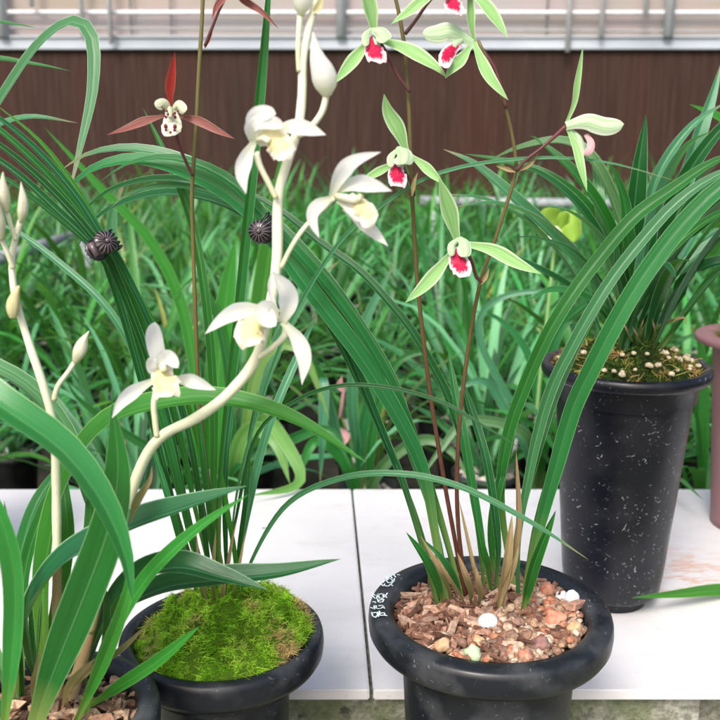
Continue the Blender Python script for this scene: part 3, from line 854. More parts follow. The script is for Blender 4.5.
loose(541, 645, (21, 18, 16), 'plum_stone', 'flat plum brown stone at the front right of the bark', 'stone', 'stone', 0.4, 0.35)
loose(525, 656, (14, 13, 13), 'orange_stone', 'small red stone near the front rim', 'stone', 'stone', 8.8, 0.5)
loose(443, 645, (17, 13, 14), 'tan_stone', 'tan stone at the front left of the bark', 'stone', 'stone', 9.9, 0.45)
loose(574, 628, (19, 15, 15), 'tan_stone', 'tan orange stone against the right rim', 'stone', 'stone', 10.3, 0.4)
loose(478, 641, (14, 12, 12), 'tan_stone', 'ochre stone between white pebble and pale green stone', 'stone', 'stone', 11.1, 0.4)
# lettering hand painted on the rim: strokes follow the photograph's marks
def strokes(plant, lst, z, wd):
    mb = MB()
    for s in lst:
        q = px2(s)
        pts = [Pz(360 + a / 10.28, 560 + b_ / 10.28, z) for a, b_ in q]
        for a, b_ in zip(pts, pts[1:]):
            d = (b_ - a)
            if d.length < 1e-6: continue
            d.normalize(); sd = Vector((-d.y, d.x, 0)) * wd / 2; e = d * wd * 0.4
            v = [mb.vert(p) for p in (a - sd - e, b_ - sd + e, b_ + sd + e, a + sd - e)]
            mb.face(v)
    return mb.build('lettering', M['paint_white'], plant)
STK = ['120,540 130,575 160,590 175,570', '125,545 175,535 180,560', '185,535 190,580', '200,525 205,570 240,565 275,572', '215,545 250,540 255,560',
       '110,488 150,500 165,485', '145,470 150,505', '165,470 170,498 205,500 245,480', '195,470 230,466 250,495', '135,430 150,425 160,437',
       '180,400 190,432 230,432 245,405', '195,415 235,400', '135,372 150,392 170,395 180,362', '130,350 165,365 195,352', '185,350 200,395 240,388', '200,350 235,345 240,375', '225,395 262,370 280,340', '235,345 275,385',
       '210,240 240,268 255,245', '240,230 255,200 285,180', '255,195 290,235 330,225', '270,215 300,185 330,200 335,230', '275,175 310,160 330,185', '250,262 290,270 310,250 335,262', '300,150 345,150 365,175', '335,140 355,150', '385,150 405,152', '320,245 350,215 352,190']
strokes(p3, STK, C3.z + 0.0017, 0.00095)

LV3 = [  # path, width, Y mid/tip, material, N, fold
 ("437,604 420,540 402,480 385,440 364,392 340,342 313,296 288,262 262,228 222,204 172,194 128,202 94,222 72,258", 13, (0.75, 0.88), 'leaf_dark', UPN, 0.4),
 ("446,604 436,540 424,474 408,436 388,400 360,356 328,314 296,272 266,230 230,196 186,172 140,160 100,166 76,182 60,206", 20, (0.72, 0.77), 'leaf_mid', UPN, 0.22),
 ("440,602 420,530 398,472 380,428 362,384 342,340 312,292 284,254 258,222 218,190 164,180 118,188 90,206 76,230", 12, (0.745, 0.84), 'leaf_dark', UPN, 0.4),
 ("459,590 446,540 432,494 412,440 392,384 362,332 330,286 296,246 266,218 226,184 180,160 132,149 90,154 58,172", 16, (0.73, 0.78), 'leaf_teal', UPN, 0.3),
 ("462,598 444,530 420,456 396,394 366,340 330,290 298,254 270,224 236,186 196,164 158,158 124,166 100,182", 13, (0.715, 0.75), 'leaf_mid', UPN, 0.35),
 ("450,600 436,530 414,462 392,404 362,350 326,298 294,256 262,224 226,198 180,186 134,192 108,210", 12, (0.735, 0.82), 'leaf_teal', UPN, 0.3),
 ("484,590 476,520 464,450 448,398 432,366 412,332 388,302 358,270 320,243 284,214 250,194 216,184", 10, (0.76, 0.82), 'leaf_dark', UPN, 0.35),
 ("514,590 506,545 500,490 508,434 524,388 546,338 570,298 598,260 634,218 672,190 714,162 760,148", 16, (0.73, 0.76), 'leaf_mid', UPN, 0.28),
 ("518,598 518,540 528,478 540,424 553,384 571,348 591,312 614,276 644,238 678,202 720,174 776,158", 14, (0.71, 0.72), 'leaf_teal', UPN, 0.3),
 ("526,610 532,560 544,510 556,466 573,408 592,368 618,318 645,274 680,228 720,188 770,156 820,140", 21, (0.67, 0.66), 'leaf_mid', UPN, 0.25),
 ("522,600 534,530 552,470 580,404 612,340 648,278 684,238 724,212 780,200", 11, (0.70, 0.73), 'leaf_mid', UPN, 0.4),
 ("490,594 482,545 474,500 464,440 455,392 448,350", 11, (0.74, 0.78), 'leaf_mid', UPN, 0.35),
 ("500,590 492,556 492,520 500,480 510,440 516,400", 11, (0.74, 0.78), 'leaf_mid', UPN, 0.35),
 ("494,596 498,555 494,510 486,460 474,418 458,370", 10, (0.73, 0.76), 'leaf_dark', UPN, 0.35),
 ("508,590 516,540 526,490 540,440 556,392 584,330 620,274", 12, (0.76, 0.82), 'leaf_dark', UPN, 0.35),
]
LW = 0.92
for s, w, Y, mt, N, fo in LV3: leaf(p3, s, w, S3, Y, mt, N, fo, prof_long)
# short sheath leaves and dry sheaths round the bases
leaf(p3, "444,604 426,562 406,532", 13, S3, (0.70, 0.695), 'leaf_mid', UPN, 0.5)
leaf(p3, "462,600 446,566 422,538", 9, S3, (0.705, 0.70), 'leaf_mid', UPN, 0.5)
leaf(p3, "522,612 534,566 556,510", 15, S3, (0.70, 0.695), 'leaf_mid', UPN, 0.5)
leaf(p3, "490,592 484,560 474,510", 10, S3, (0.70, 0.70), 'leaf_mid', UPN, 0.5)
for s, w in (("503,612 508,574 518,530 516,450", 13), ("498,610 507,560 512,515", 20), ("496,606 512,570 520,540", 14), ("470,604 466,580 457,552", 14), ("482,604 474,570 459,500", 8), ("452,602 440,572 420,535", 11), ("466,606 448,578 432,548", 8), ("478,606 478,584 474,562", 12)):
    leaf(p3, s, w, S3, (0.70, 0.70), 'leaf_dry', UPN, 0.5, name='dry_sheath')
# stalks and flowers
st1, _ = stalk(p3, "466,598 455,540 444,480 430,392 419,300 414,230 411,170 409,110 406,62 402,30 396,0 388,-30 380,-70", [2.8, 2.6, 2.4, 2.2, 2.0, 1.8], S3, (0.70, 0.69))
st2, _ = stalk(p3, "472,600 462,560 457,500 459,430 468,350 480,284 495,240 508,200 516,170 513,140 506,110 497,84 488,62 478,40", [2.6, 2.5, 2.3, 2.1, 1.8, 1.5], S3, (0.69, 0.68))
PW = 0.84
def green_flower(plant, Y, pedicel, dorsal, left, right, hoodL, hoodR, lip, column, wd=17, ws=17, lipw=21):
    mb = MB()
    pp = path(pedicel[0], None, (pedicel[1], Y)); d = depth(pp[0]); tube(mb, pp, [1.9 * d / F, 1.6 * d / F, 2.2 * d / F], n=20, seg=10)
    f = mb.build('flower', M['brown_pedicel'], plant)
    for s in (dorsal, left, right):
        if s: petal(f, s[0], s[1], s[2], 'green_sepal', prof_sepal, 0.12, 0.2, Vector((0.1, -1, 0.3)))
    for s in (hoodL, hoodR):
        if s: petal(f, s[0], s[1], s[2], 'hood_petal', prof_blunt, 0.05, -0.7, Vector((0, -1, 0.4)), 'petal')
    if lip: petal(f, lip[0], lip[1], lip[2], 'red_lip', prof_lip, 0.0, -0.45, Vector((0, -1, 0.2)), 'lip', ruff=0.25)
    if column:
        c = MB(); cp = path(column, None, (Y - 0.002, Y - 0.007)); tube(c, cp, [2.6 * d / F, 3.4 * d / F, 3.0 * d / F], n=10, seg=10)
        c.build('column', M['hood_petal'], f)
    return f
YA = 0.685
green_flower(p3, YA, ("410,92 398,76 388,56 376,36", 0.69), ("374,32 371,12 366,-8 366,-26", 19, (YA, YA - 0.01)), ("370,40 352,62 334,84", 16, (YA, YA - 0.02)), ("381,40 408,50 434,66 447,78", 18, (YA, YA - 0.015)),
             ("372,28 366,34 366,46", 9, (YA - 0.006, YA - 0.014)), ("371,29 380,31 388,40", 17, (YA - 0.006, YA - 0.016)), ("374,35 373,46 377,56 376,62", 20, (YA - 0.003, YA - 0.024)), "374,36 375,42 377,46")
green_flower(p3, YA, ("414,196 412,184 404,170 400,158", 0.688), ("406,152 399,132 388,112 384,94", 19, (YA, YA - 0.012)), ("396,162 382,170 368,178 362,182", 11, (YA, YA - 0.02)), ("411,156 424,166 435,176 444,184", 12, (YA, YA - 0.012)),
             ("396,150 391,157 391,167", 9, (YA - 0.006, YA - 0.014)), ("397,147 403,152 404,164", 23, (YA - 0.006, YA - 0.018)), ("399,162 397,170 398,180 397,186", 19, (YA - 0.003, YA - 0.024)), "399,158 399,164 400,167")
YB = 0.675
green_flower(p3, YB, ("482,282 476,276 472,262 464,248", 0.684), ("457,240 452,222 446,202 439,178", 21, (YB, YB - 0.012)), ("452,252 438,270 422,288 405,303", 17, (YB, YB - 0.02)), ("466,244 492,250 518,264 541,274", 17, (YB, YB - 0.015)),
             ("459,238 452,245 452,256", 9, (YB - 0.006, YB - 0.014)), ("459,237 464,243 465,257", 17, (YB - 0.006, YB - 0.018)), ("460,247 458,258 462,268 464,277", 20, (YB - 0.003, YB - 0.024)), "460,248 460,254 461,258")
# side-on flower near the top
f4 = green_flower(p3, YA, ("506,108 496,72 484,52 474,42", 0.683), ("474,40 471,24 470,4 469,-16", 11, (YA, YA - 0.004)), ("474,42 480,58 490,78 508,100", 14, (YA - 0.004, YA - 0.02)), ("470,46 462,58 452,68 445,78", 15, (YA - 0.002, YA - 0.02)),
             ("473,42 452,30 438,32 423,34", 22, (YA - 0.002, YA - 0.01)), ("472,38 455,28 440,30 426,36", 12, (YA + 0.008, YA + 0.004)), ("460,42 451,50 446,58 446,68", 15, (YA - 0.004, YA - 0.026)), "462,40 456,44 453,48")
# flower above the frame: its lip and two sepals reach into the picture
green_flower(p3, 0.69, ("405,34 416,20 432,-2 452,-14", 0.688), ("458,-16 462,-36 470,-58", 16, (0.69, 0.70)), ("440,-10 424,0 406,14 391,24", 14, (0.685, 0.675)), ("466,-10 482,2 496,20 508,38", 15, (0.685, 0.675)),
             ("456,-14 448,-10 446,-2", 10, (0.684, 0.676)), ("458,-14 466,-10 468,-2", 14, (0.684, 0.676)), ("456,-8 453,0 455,8 453,12", 18, (0.687, 0.666)), "456,-12 456,-6 456,-2")
# right hand flower seen from the side
f5 = green_flower(p3, 0.675, ("516,171 526,160 544,146 566,126", 0.682), ("566,124 574,104 577,84 583,46", 8, (0.675, 0.668)), ("567,127 576,148 580,164 587,192", 11, (0.675, 0.66)), None,
             ("566,125 588,120 606,124 624,124", 22, (0.672, 0.668)), ("568,128 578,136 582,148 584,156", 10, (0.676, 0.670)), None, None)
petal(f5, "586,134 591,142 590,150 584,154", 8, (0.676, 0.664), 'pink_lip', prof_lip, 0.0, -0.4, CAMN, 'lip')
# thin flap beside the lowest node and small bracts at nodes
for s in ("515,172 503,168 496,166", "412,196 414,182 418,172", "481,284 486,276 489,268", "516,172 530,164 540,150"):
    petal(st2, s, 5, (0.683, 0.68), 'leaf_dry', prof_lance, 0.4, 0.2, CAMN, 'bract')

# ---- mossy pot plant ---------------------------------------------------------
YS = 0.814
C2 = P(222, 631, 0.585)
p2 = thing('potted_orchid', 'tall orchid with dark red flower growing from the mossy black pot', 'potted orchid', (C2.x, C2.y, LZ))
pot(p2, C2, 0.0715, C2.z - LZ, 0.021, M['pot_black'], foot=0.56, lipw=0.010, body=0.66)
S2 = C2.z + 0.004
moss(p2, C2 + Vector((0, 0, -0.004)), 0.0622, 72000, random.Random(3), [(0.26, 0.54, 0.03), (0.44, 0.70, 0.07), (0.62, 0.48, 0.22)], hgt=0.032, tan=0.14, slope=0.25, ln=(0.0013, 0.0038), wd=0.00028, bumpf=95)
LV2 = [
 ("214,606 190,520 168,420 142,340 112,266 98,244 64,204 20,162 -30,126 -70,104", 12, (0.71, 0.72), 'leaf_dark', UPN, 0.55),
 ("206,602 176,510 150,410 128,330 108,268 96,248 58,212 14,172 -36,140 -80,120", 12, (0.715, 0.73), 'leaf_dark', UPN, 0.55),
 ("218,604 198,520 178,426 152,344 116,264 102,243 70,200 28,156 -20,116 -70,90", 12, (0.72, 0.74), 'leaf_mid', UPN, 0.55),
 ("224,606 206,520 188,430 160,346 120,262 104,240 76,196 34,148 -16,108 -60,84", 11, (0.70, 0.70), 'leaf_dark', UPN, 0.55),
 ("210,604 186,520 160,424 136,340 110,270 95,250 50,212 4,178 -40,154", 10, (0.73, 0.76), 'leaf_mid', UPN, 0.55),
 ("230,604 214,520 198,440 172,360 130,282 106,242 78,192 40,142 -10,100", 9, (0.725, 0.75), 'leaf_bright', UPN, 0.55),
 ("222,606 218,520 226,420 236,330 246,230 258,110 266,20 272,-60", 14, (0.72, 0.72), 'leaf_mid', Vector((0.35, -0.9, 0.2)), 0.4),
 ("226,604 236,500 256,420 288,330 336,248 384,205 440,174 520,160 600,162 680,182", 6, (0.70, 0.68), 'leaf_teal', UPN, 0.5),
 ("238,612 250,565 286,506 340,479 400,474 460,487 530,522 589,560", 8, (0.66, 0.63), 'leaf_teal', UPN, 0.3),
 ("222,604 236,520 256,438 292,404 336,387 386,388 440,402 480,424 526,452", 6, (0.67, 0.64), 'leaf_dark', UPN, 0.4),
 ("200,604 172,500 146,390 128,340 100,300 60,264 20,234 -20,216", 10, (0.76, 0.80), 'leaf_teal', UPN, 0.35),
 ("216,602 214,500 214,400 206,300 190,215 164,152 143,108", 12, (0.78, 0.84), 'leaf_mid', UPN, 0.35),
 ("232,606 246,520 268,430 300,352 318,310", 11, (0.75, 0.80), 'leaf_teal', UPN, 0.3),
 ("208,604 192,540 176,470 158,400 146,360", 10, (0.70, 0.69), 'leaf_mid', UPN, 0.4),
 ("214,604 206,540 196,470 186,420 176,380", 9, (0.69, 0.68), 'leaf_dark', UPN, 0.45),
 ("220,604 214,540 206,480 200,430 192,390", 9, (0.69, 0.68), 'leaf_mid', UPN, 0.45),
 ("228,604 226,540 226,470 232,410 240,360", 8, (0.72, 0.74), 'leaf_dark', UPN, 0.45),
 ("234,604 238,560 246,500 250,440 258,390", 7, (0.74, 0.76), 'leaf_dark', UPN, 0.45),
 ("200,602 186,560 172,510 160,470 150,440", 9, (0.73, 0.75), 'leaf_mid', UPN, 0.45),
 ("240,610 236,560 228,512 222,470", 7, (0.70, 0.69), 'leaf_bright', UPN, 0.45),
]
LW = 0.85
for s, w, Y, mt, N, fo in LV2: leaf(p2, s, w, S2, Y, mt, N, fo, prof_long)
for s, w in (("206,610 200,570 196,530", 9), ("216,612 214,570 216,528", 10), ("226,612 228,570 236,520", 9), ("210,612 204,580 190,545", 8), ("222,614 224,590 222,560", 10), ("232,610 238,575 246,530", 7)):
    leaf(p2, s, w, S2, (0.70, 0.70), 'leaf_dry', UPN, 0.5, name='dry_sheath')
st3, _ = stalk(p2, "218,608 210,500 200,410 196,330 193,240 192,190 196,130 199,70 202,20 204,-40 205,-80", [2.2, 2.2, 2.1, 2.1, 2.0, 1.9], S2, (0.71, 0.70), 'olive_stem_tall')
def red_flower(plant, Y, ped, cx, cy, sep, detail=True):
    mb = MB(); pp = path(ped[0], None, (ped[1], Y + 0.003)); d = depth(pp[0]); tube(mb, pp, [1.7 * d / F, 1.5 * d / F, 2.0 * d / F], n=20, seg=10)
    f = mb.build('flower', M['brown_pedicel'], plant)
    for s, w, mt in sep: petal(f, s, w, (Y, Y - 0.012), mt, prof_lance, 0.25, 0.15, Vector((0, -1, 0.25)))
    q = lambda L: ' '.join('%.2f,%.2f' % (cx + a, cy + b_) for a, b_ in L)
    petal(f, q([(1, 0), (-6, -8), (-15, -6)]), 13, (Y - 0.002, Y - 0.012), 'pale_petal', prof_blunt, 0, -0.5, Vector((0.2, -1, 0.2)), 'petal')
    petal(f, q([(1, 0), (7, -7), (15, 0)]), 12, (Y - 0.002, Y - 0.012), 'pale_petal', prof_blunt, 0, -0.5, Vector((-0.2, -1, 0.2)), 'petal')
    lip = petal(f, q([(0.5, -2), (1, 8), (0.5, 16), (1, 24)]), 20, (Y - 0.004, Y - 0.018), 'pale_lip', prof_lip, 0, -0.35, CAMN, 'lip', ruff=0.1)
    k = 0.72 * YS / F
    c = MB(); tube(c, path(q([(0, -4), (0, 0), (0.5, 5)]), None, (Y - 0.006, Y - 0.014)), [2 * k, 3.2 * k, 2.4 * k], n=10, seg=10); c.build('column', M['pale_petal'], f)
    sp = MB()
    for a, b_, r in ((-4.5, 14.5, 2.2), (5, 14.5, 2.2), (-4, 18, 1.4), (4.5, 18, 1.4), (0.5, 20.5, 1.3), (-4, 5, 1.5), (5, 5, 1.5), (-2, 2.5, 1.2), (3, 2.5, 1.2), (-3, -1, 1.1), (-6, -3, 1.0), (8, -1, 1.2), (5, 1, 1.3), (-8, -5, 0.9)):
        t = min(1, max(0, (b_ + 2) / 26)); yy = Y - 0.0075 - 0.0125 * t if b_ > 3 else Y - 0.0135
        p = P(cx + a, cy + b_, (yy - 0.0014) * YS)
        stone(sp, p, (r * k, 0.0006, r * k * 1.15), a + b_, 0.3, 1)
    sp.build('lip_spots', M['spot'], f)
    return f
red_flower(p2, 0.69, ("193,176 187,164 181,150 177,138 172,118", 0.702), 170, 112, [("171,106 170,90 172,72 175,52", 12, 'red_sepal'), ("164,116 146,121 126,129 107,135", 11, 'maroon_sepal'), ("178,116 198,121 218,131 235,139", 11, 'maroon_sepal')])
red_flower(p2, 0.69, ("205,46 212,28 222,4 236,-18", 0.70), 240, -28, [("240,-36 238,-56 242,-84", 12, 'red_sepal'), ("236,-14 222,0 216,8 212,20", 9, 'maroon_sepal'), ("244,-24 240,-4 262,12 279,29", 9, 'maroon_sepal')])
petal(st3, "205,48 210,36 213,28", 5, (0.70, 0.698), 'maroon_sepal', prof_lance, 0.4, 0.2, CAMN, 'bract')

# ---- white-flowered plant at bottom left ------------------------------------------
YS = 0.776
C1 = P(48, 708, 0.478)
p1 = thing('potted_orchid', 'white flowered orchid with broad leaves in the nearest black pot of bark', 'potted orchid', (C1.x, C1.y, LZ))
pot(p1, C1, 0.0646, C1.z - LZ, 0.022, M['pot_black'], foot=0.58, lipw=0.013, body=0.68)
S1 = C1.z - 0.006
mb = MB(); soil_disc(mb, C1, 0.053, -0.012); mb.build('soil', M['soil'], p1)
mb = MB(); rg = random.Random(8)
chips(mb, C1, 0.051, 240, rg, [(0.40, 0.26, 0.18), (0.30, 0.17, 0.11), (0.50, 0.36, 0.25), (0.22, 0.12, 0.08)], lambda x, y: True, 'bark', C1.z - 0.010)
o = mb.build('bark_chips', M['chips'], p1, smooth=False); o['kind'] = 'stuff'
LW = 1.12
LV1 = [
 ("4,716 -90,600 -180,430 -135,335 -62,360 -2,405 60,449 98,496 121,543 129,575 133,604", 31, (0.53, 0.53), 'leaf_gloss', TOPN, 0.3, prof_long),
 ("14,700 -40,560 -60,440 -30,372 8,378 44,408 74,456 92,520", 21, (0.66, 0.68), 'leaf_var', TOPN, 0.35, prof_long),
 ("30,740 52,676 84,596 108,530 118,470 112,402", 36, (0.565, 0.575), 'leaf_mid', CAMN, 0.16, prof_leaf),
 ("20,700 24,630 62,566 130,528 190,506 247,486", 32, (0.60, 0.59), 'leaf_dark', TOPN, 0.3, prof_leaf),
 ("86,716 98,670 122,618 152,572 196,530 249,494", 14, (0.575, 0.56), 'leaf_bright', UPN, 0.3, prof_leaf),
 ("76,722 104,660 124,606 131,572 128,540", 15, (0.55, 0.55), 'leaf_bright', CAMN, 0.3, prof_leaf),
 ("4,730 14,640 14,570 0,516 -22,480 -50,470", 20, (0.54, 0.53), 'leaf_bright', CAMN, 0.25, prof_long),
 ("16,690 14,600 30,520 56,474 84,450", 13, (0.68, 0.72), 'leaf_mid', UPN, 0.3, prof_leaf),
 ("22,690 24,580 44,510 66,478 100,452", 12, (0.67, 0.70), 'leaf_mid', UPN, 0.3, prof_leaf),
 ("34,680 36,610 44,550 62,505", 11, (0.66, 0.68), 'leaf_dark', UPN, 0.3, prof_leaf),
 ("40,670 60,600 68,540 64,480 70,440", 15, (0.67, 0.70), 'leaf_mid', UPN, 0.3, prof_leaf),
 ("50,670 76,610 88,560 90,500 84,470", 12, (0.66, 0.70), 'leaf_bright', UPN, 0.3, prof_leaf),
 ("46,680 44,580 64,490 104,428 160,406 224,402 292,420 367,463", 27, (0.64, 0.62), 'leaf_bright', TOPN, 0.28, prof_leaf),
 ("80,690 104,630 134,584 176,568 222,578 268,590", 28, (0.62, 0.60), 'leaf_dark', TOPN, 0.35, prof_leaf),
 ("84,684 110,620 160,590 220,580 280,574 341,559", 23, (0.64, 0.63), 'leaf_dark', TOPN, 0.3, prof_leaf),
 ("90,706 124,684 160,660 200,626", 13, (0.60, 0.59), 'leaf_bright', UPN, 0.3, prof_leaf),
 ("24,700 20,650 14,600 10,540 4,500", 10, (0.60, 0.60), 'leaf_dark', UPN, 0.3, prof_leaf),
 ("92,690 106,650 108,606 100,574", 9, (0.58, 0.57), 'leaf_dark', UPN, 0.3, prof_leaf),
 ("40,690 30,650 26,612 32,580", 10, (0.59, 0.58), 'leaf_dark', UPN, 0.3, prof_leaf),
]
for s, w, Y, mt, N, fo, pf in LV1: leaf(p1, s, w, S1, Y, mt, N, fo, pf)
for s, w in (("16,700 18,650 26,596", 10), ("60,700 90,672 122,650 152,620", 12), ("64,706 76,680 96,658", 14), ("34,706 36,680 40,650", 10), ("52,704 56,672 64,640", 13)):
    leaf(p1, s, w, S1, (0.60, 0.60), 'leaf_dry', UPN, 0.5, name='dry_sheath')
WS, WSC = stalk(p1, "70,700 88,640 104,576 124,516 142,464 162,436 196,418 228,394 256,358 270,306 277,258 278,200 286,166 298,128 302,96 303,60 310,24 318,-6 324,-40", [6.2, 6.0, 6.2, 6.0, 5.6, 5.6, 5.4, 5.0, 4.2, 3.2], S1, (0.60, 0.59), 'cream_stem', n=90)
k = 0.6 * YS / F
def sheath_on(parent, curve, a, b_, r0, r1):
    mb = MB(); seg = curve[a:b_]; m = 6
    tube(mb, [seg[int(q * (len(seg) - 1) / (m - 1))] for q in range(m)], [r0 * k, r0 * k, (r0 * 0.6 + r1 * 0.4) * k, r1 * k], n=20, seg=14, cap=True)
    return mb.build('stalk_sheath', M['sheath_pale'], parent)
sheath_on(WS, WSC, 0, 13, 7.6, 6.6); sheath_on(WS, WSC, 10, 24, 7.0, 6.0)
petal(WS, "130,522 138,500 150,480 152,466", 9, (0.592, 0.588), 'leaf_dry', prof_lance, 0.4, 0.3, CAMN, 'bract')
W2, W2C = stalk(p1, "58,700 57,640 57,560 56,480 54,430 44,388 30,346 16,300 12,262 16,236 23,214", [4.6, 4.6, 4.6, 4.8, 4.6, 4.0, 3.4, 2.8], S1, (0.62, 0.61), 'cream_stem', n=80)
sheath_on(W2, W2C, 0, 30, 6.2, 4.6)
YW2 = 0.61
def branch(parent, s, r, Y, mat='cream_stem', name='pedicel'):
    pts = path(s, None, Y); k = depth(pts[0]) / F; mb = MB(); tube(mb, pts, [a * k for a in r], n=18, seg=12); return mb.build(name, M[mat], parent)
branch(W2, "54,400 58,386 68,372 76,360", [2.8, 2.5, 2.4], (0.612, 0.605))
bud(W2, "75,362 80,350 84,340 89,331", 13, (0.605, 0.60), 'cream_bud')
bud(W2, "13,318 13,306 15,296 19,286", 13, (0.608, 0.608), 'cream_bract', 'bract', (0.5, 0.85, 1, 0.95, 0.75, 0.5, 0.2))
branch(W2, "16,240 11,226 8,214 5,206", [2.4, 2.1, 2.0], (0.61, 0.605))
bud(W2, "7,212 4,200 3,188 3,172", 12, (0.605, 0.60), 'cream_bud')
bud(W2, "21,222 23,208 23,198 21,182", 11, (0.61, 0.605), 'cream_bud')
branch(W2, "13,268 8,254 2,240 -1,230", [2.8, 2.4, 2.3], (0.61, 0.60))
bud(W2, "1,240 -2,222 -4,208 -5,190", 14, (0.60, 0.595), 'cream_bud')
PW = 0.86
def white_flower(plant, Y, ped, parts, lip, lipw, column, r=(3.0, 2.8, 3.4)):
    mb = MB(); pp = path(ped[0], None, (ped[1], Y)); k = depth(pp[0]) / F; tube(mb, pp, [a * k for a in r], n=20, seg=12)
    f = mb.build('flower', M['cream_stem'], plant)
    for s, w, Ys, pf, nm in parts: petal(f, s, w, Ys, 'white_petal', pf, 0.1, 0.3, Vector((0.1, -1, 0.25)), nm, wave=0.22)
    if lip: petal(f, lip, lipw, (Y - 0.006, Y - 0.026), 'white_lip', prof_lip, 0, -0.5, CAMN, 'lip', ruff=0.4)
    if column:
        c = MB(); tube(c, path(column, None, (Y - 0.006, Y - 0.016)), [3 * k, 4 * k, 3.2 * k], n=10, seg=12); c.build('column', M['cream_bud'], f)
    return f
YF = 0.585
white_flower(p1, YF, ("157,437 155,420 154,402 160,376", 0.592),
    [("160,374 157,352 155,336 155,322", 21, (YF, YF - 0.012), prof_blunt, 'sepal'), ("154,380 136,390 122,402 112,418", 17, (YF, YF - 0.018), prof_sepal, 'sepal'), ("172,380 188,380 202,384 216,390", 17, (YF, YF - 0.014), prof_sepal, 'sepal'),
     ("162,374 160,364 168,356 178,368", 16, (YF - 0.005, YF - 0.018), prof_blunt, 'petal'), ("158,376 152,370 152,362 156,358", 12, (YF - 0.005, YF - 0.016), prof_blunt, 'petal')],
    "164,364 162,376 165,388 164,397", 27, "163,362 163,367 164,371")
white_flower(p1, YF, ("258,358 272,348 284,336 286,326", 0.592),
    [("280,322 274,304 270,288 272,272", 6, (YF + 0.003, YF), prof_blunt, 'petal'), ("282,322 288,306 286,290 272,271", 24, (YF, YF - 0.012), prof_sepal, 'sepal'), ("268,310 246,310 226,318 205,334", 21, (YF, YF - 0.018), prof_sepal, 'sepal'), ("283,322 298,340 305,360 302,385", 20, (YF, YF - 0.016), prof_sepal, 'sepal'),
     ("278,314 268,308 264,314 276,326", 22, (YF - 0.006, YF - 0.020), prof_blunt, 'petal')],
    "268,316 256,324 250,334 252,346", 32, "272,316 266,322 262,326")
white_flower(p1, YF, ("276,198 268,182 260,166 256,152", 0.592),
    [("262,136 254,126 260,116 276,114", 22, (YF, YF - 0.016), prof_blunt, 'sepal'), ("254,142 246,158 242,176 246,194", 19, (YF, YF - 0.018), prof_sepal, 'sepal'), ("276,130 292,127 308,130 326,135", 20, (YF, YF - 0.012), prof_sepal, 'sepal'),
     ("252,140 250,128 262,122 284,126", 18, (YF - 0.004, YF - 0.020), prof_blunt, 'petal'), ("254,142 262,132 274,128 288,124", 8, (YF + 0.004, YF), prof_sepal, 'petal')],
    "256,138 268,136 280,146 284,160", 27, "258,140 264,138 270,142")
white_flower(p1, 0.58, ("281,268 292,246 306,226 326,206 334,198", 0.592),
    [("332,196 338,180 352,164 381,152", 20, (0.58, 0.566), prof_sepal, 'sepal'), ("338,190 356,184 372,186 392,191", 20, (0.58, 0.562), prof_sepal, 'petal'), ("344,208 358,218 372,232 388,246", 18, (0.58, 0.566), prof_sepal, 'sepal'),
     ("332,198 318,204 312,218 319,238", 15, (0.578, 0.562), prof_sepal, 'sepal'), ("338,200 350,206 356,212 362,222", 18, (0.576, 0.566), prof_blunt, 'petal')],
    "348,196 358,204 368,214 366,228", 19, "336,196 346,198 356,200 361,196", (2.4, 2.2, 2.2, 2.6))
branch(WS, "298,136 310,128 322,112 327,92", [3.2, 3.0, 3.2], (0.594, 0.588))
bud(WS, "327,96 324,76 317,56 313,32", 25, (0.588, 0.583), 'white_petal', prof=(0.35, 0.85, 1, 0.9, 0.72, 0.5, 0.28, 0.05))
branch(WS, "299,72 298,52 299,30 301,10", [2.6, 2.6, 3.2], (0.592, 0.588))
bud(WS, "301,16 302,2 303,-18 304,-40", 19, (0.588, 0.585), 'white_petal', prof=(0.3, 0.8, 1, 1, 0.8, 0.6, 0.3, 0.05))
petal(WS, "312,14 318,8 321,0 322,-8", 8, (0.59, 0.586), 'cream_bract', prof_lance, 0.3, 0.3, CAMN, 'bract')

# ---- tall pot on the bench at right -----------------------------------------------
YS = 0.841
C4 = P(626, 363, 0.81)
p4 = thing('potted_orchid', 'dark leaved orchid in the tall speckled black pot on the white bench', 'potted orchid', (C4.x, C4.y, BZ))
H4 = C4.z - BZ
mb = MB(); r = 0.0755
prf = [(r - 0.012, -0.03), (r - 0.010, -0.004), (r - 0.008, 0.0), (r - 0.003, 0.001), (r - 0.0008, -0.001), (r, -0.004), (r - 0.0004, -0.008), (r - 0.002, -0.0105), (r - 0.012, -0.0115), (r - 0.0135, -0.014), (r - 0.0140, -0.02)]
for i in range(1, 12):
    t = i / 12; prf.append((r - 0.0140 + (0.0455 - r + 0.0140) * t, -0.02 + (-H4 + 0.016 + 0.02) * t))
prf += [(0.0445, -H4 + 0.0155), (0.043, -H4 + 0.0135), (0.041, -H4 + 0.012), (0.034, -H4 + 0.012), (0.0335, -H4 + 0.010), (0.0325, -H4 + 0.0004)]
lathe(mb, prf, C4, 96); mb.build('pot', M['pot_fleck'], p4, offset=C4)
moss(p4, C4 + Vector((0, 0, -0.006)), 0.066, 9000, random.Random(9), [(0.06, 0.12, 0.02), (0.26, 0.27, 0.06), (0.48, 0.33, 0.13)], hgt=0.026, tan=0.35, ln=(0.003, 0.006), wd=0.0007)
mb = MB(); rg = random.Random(4)
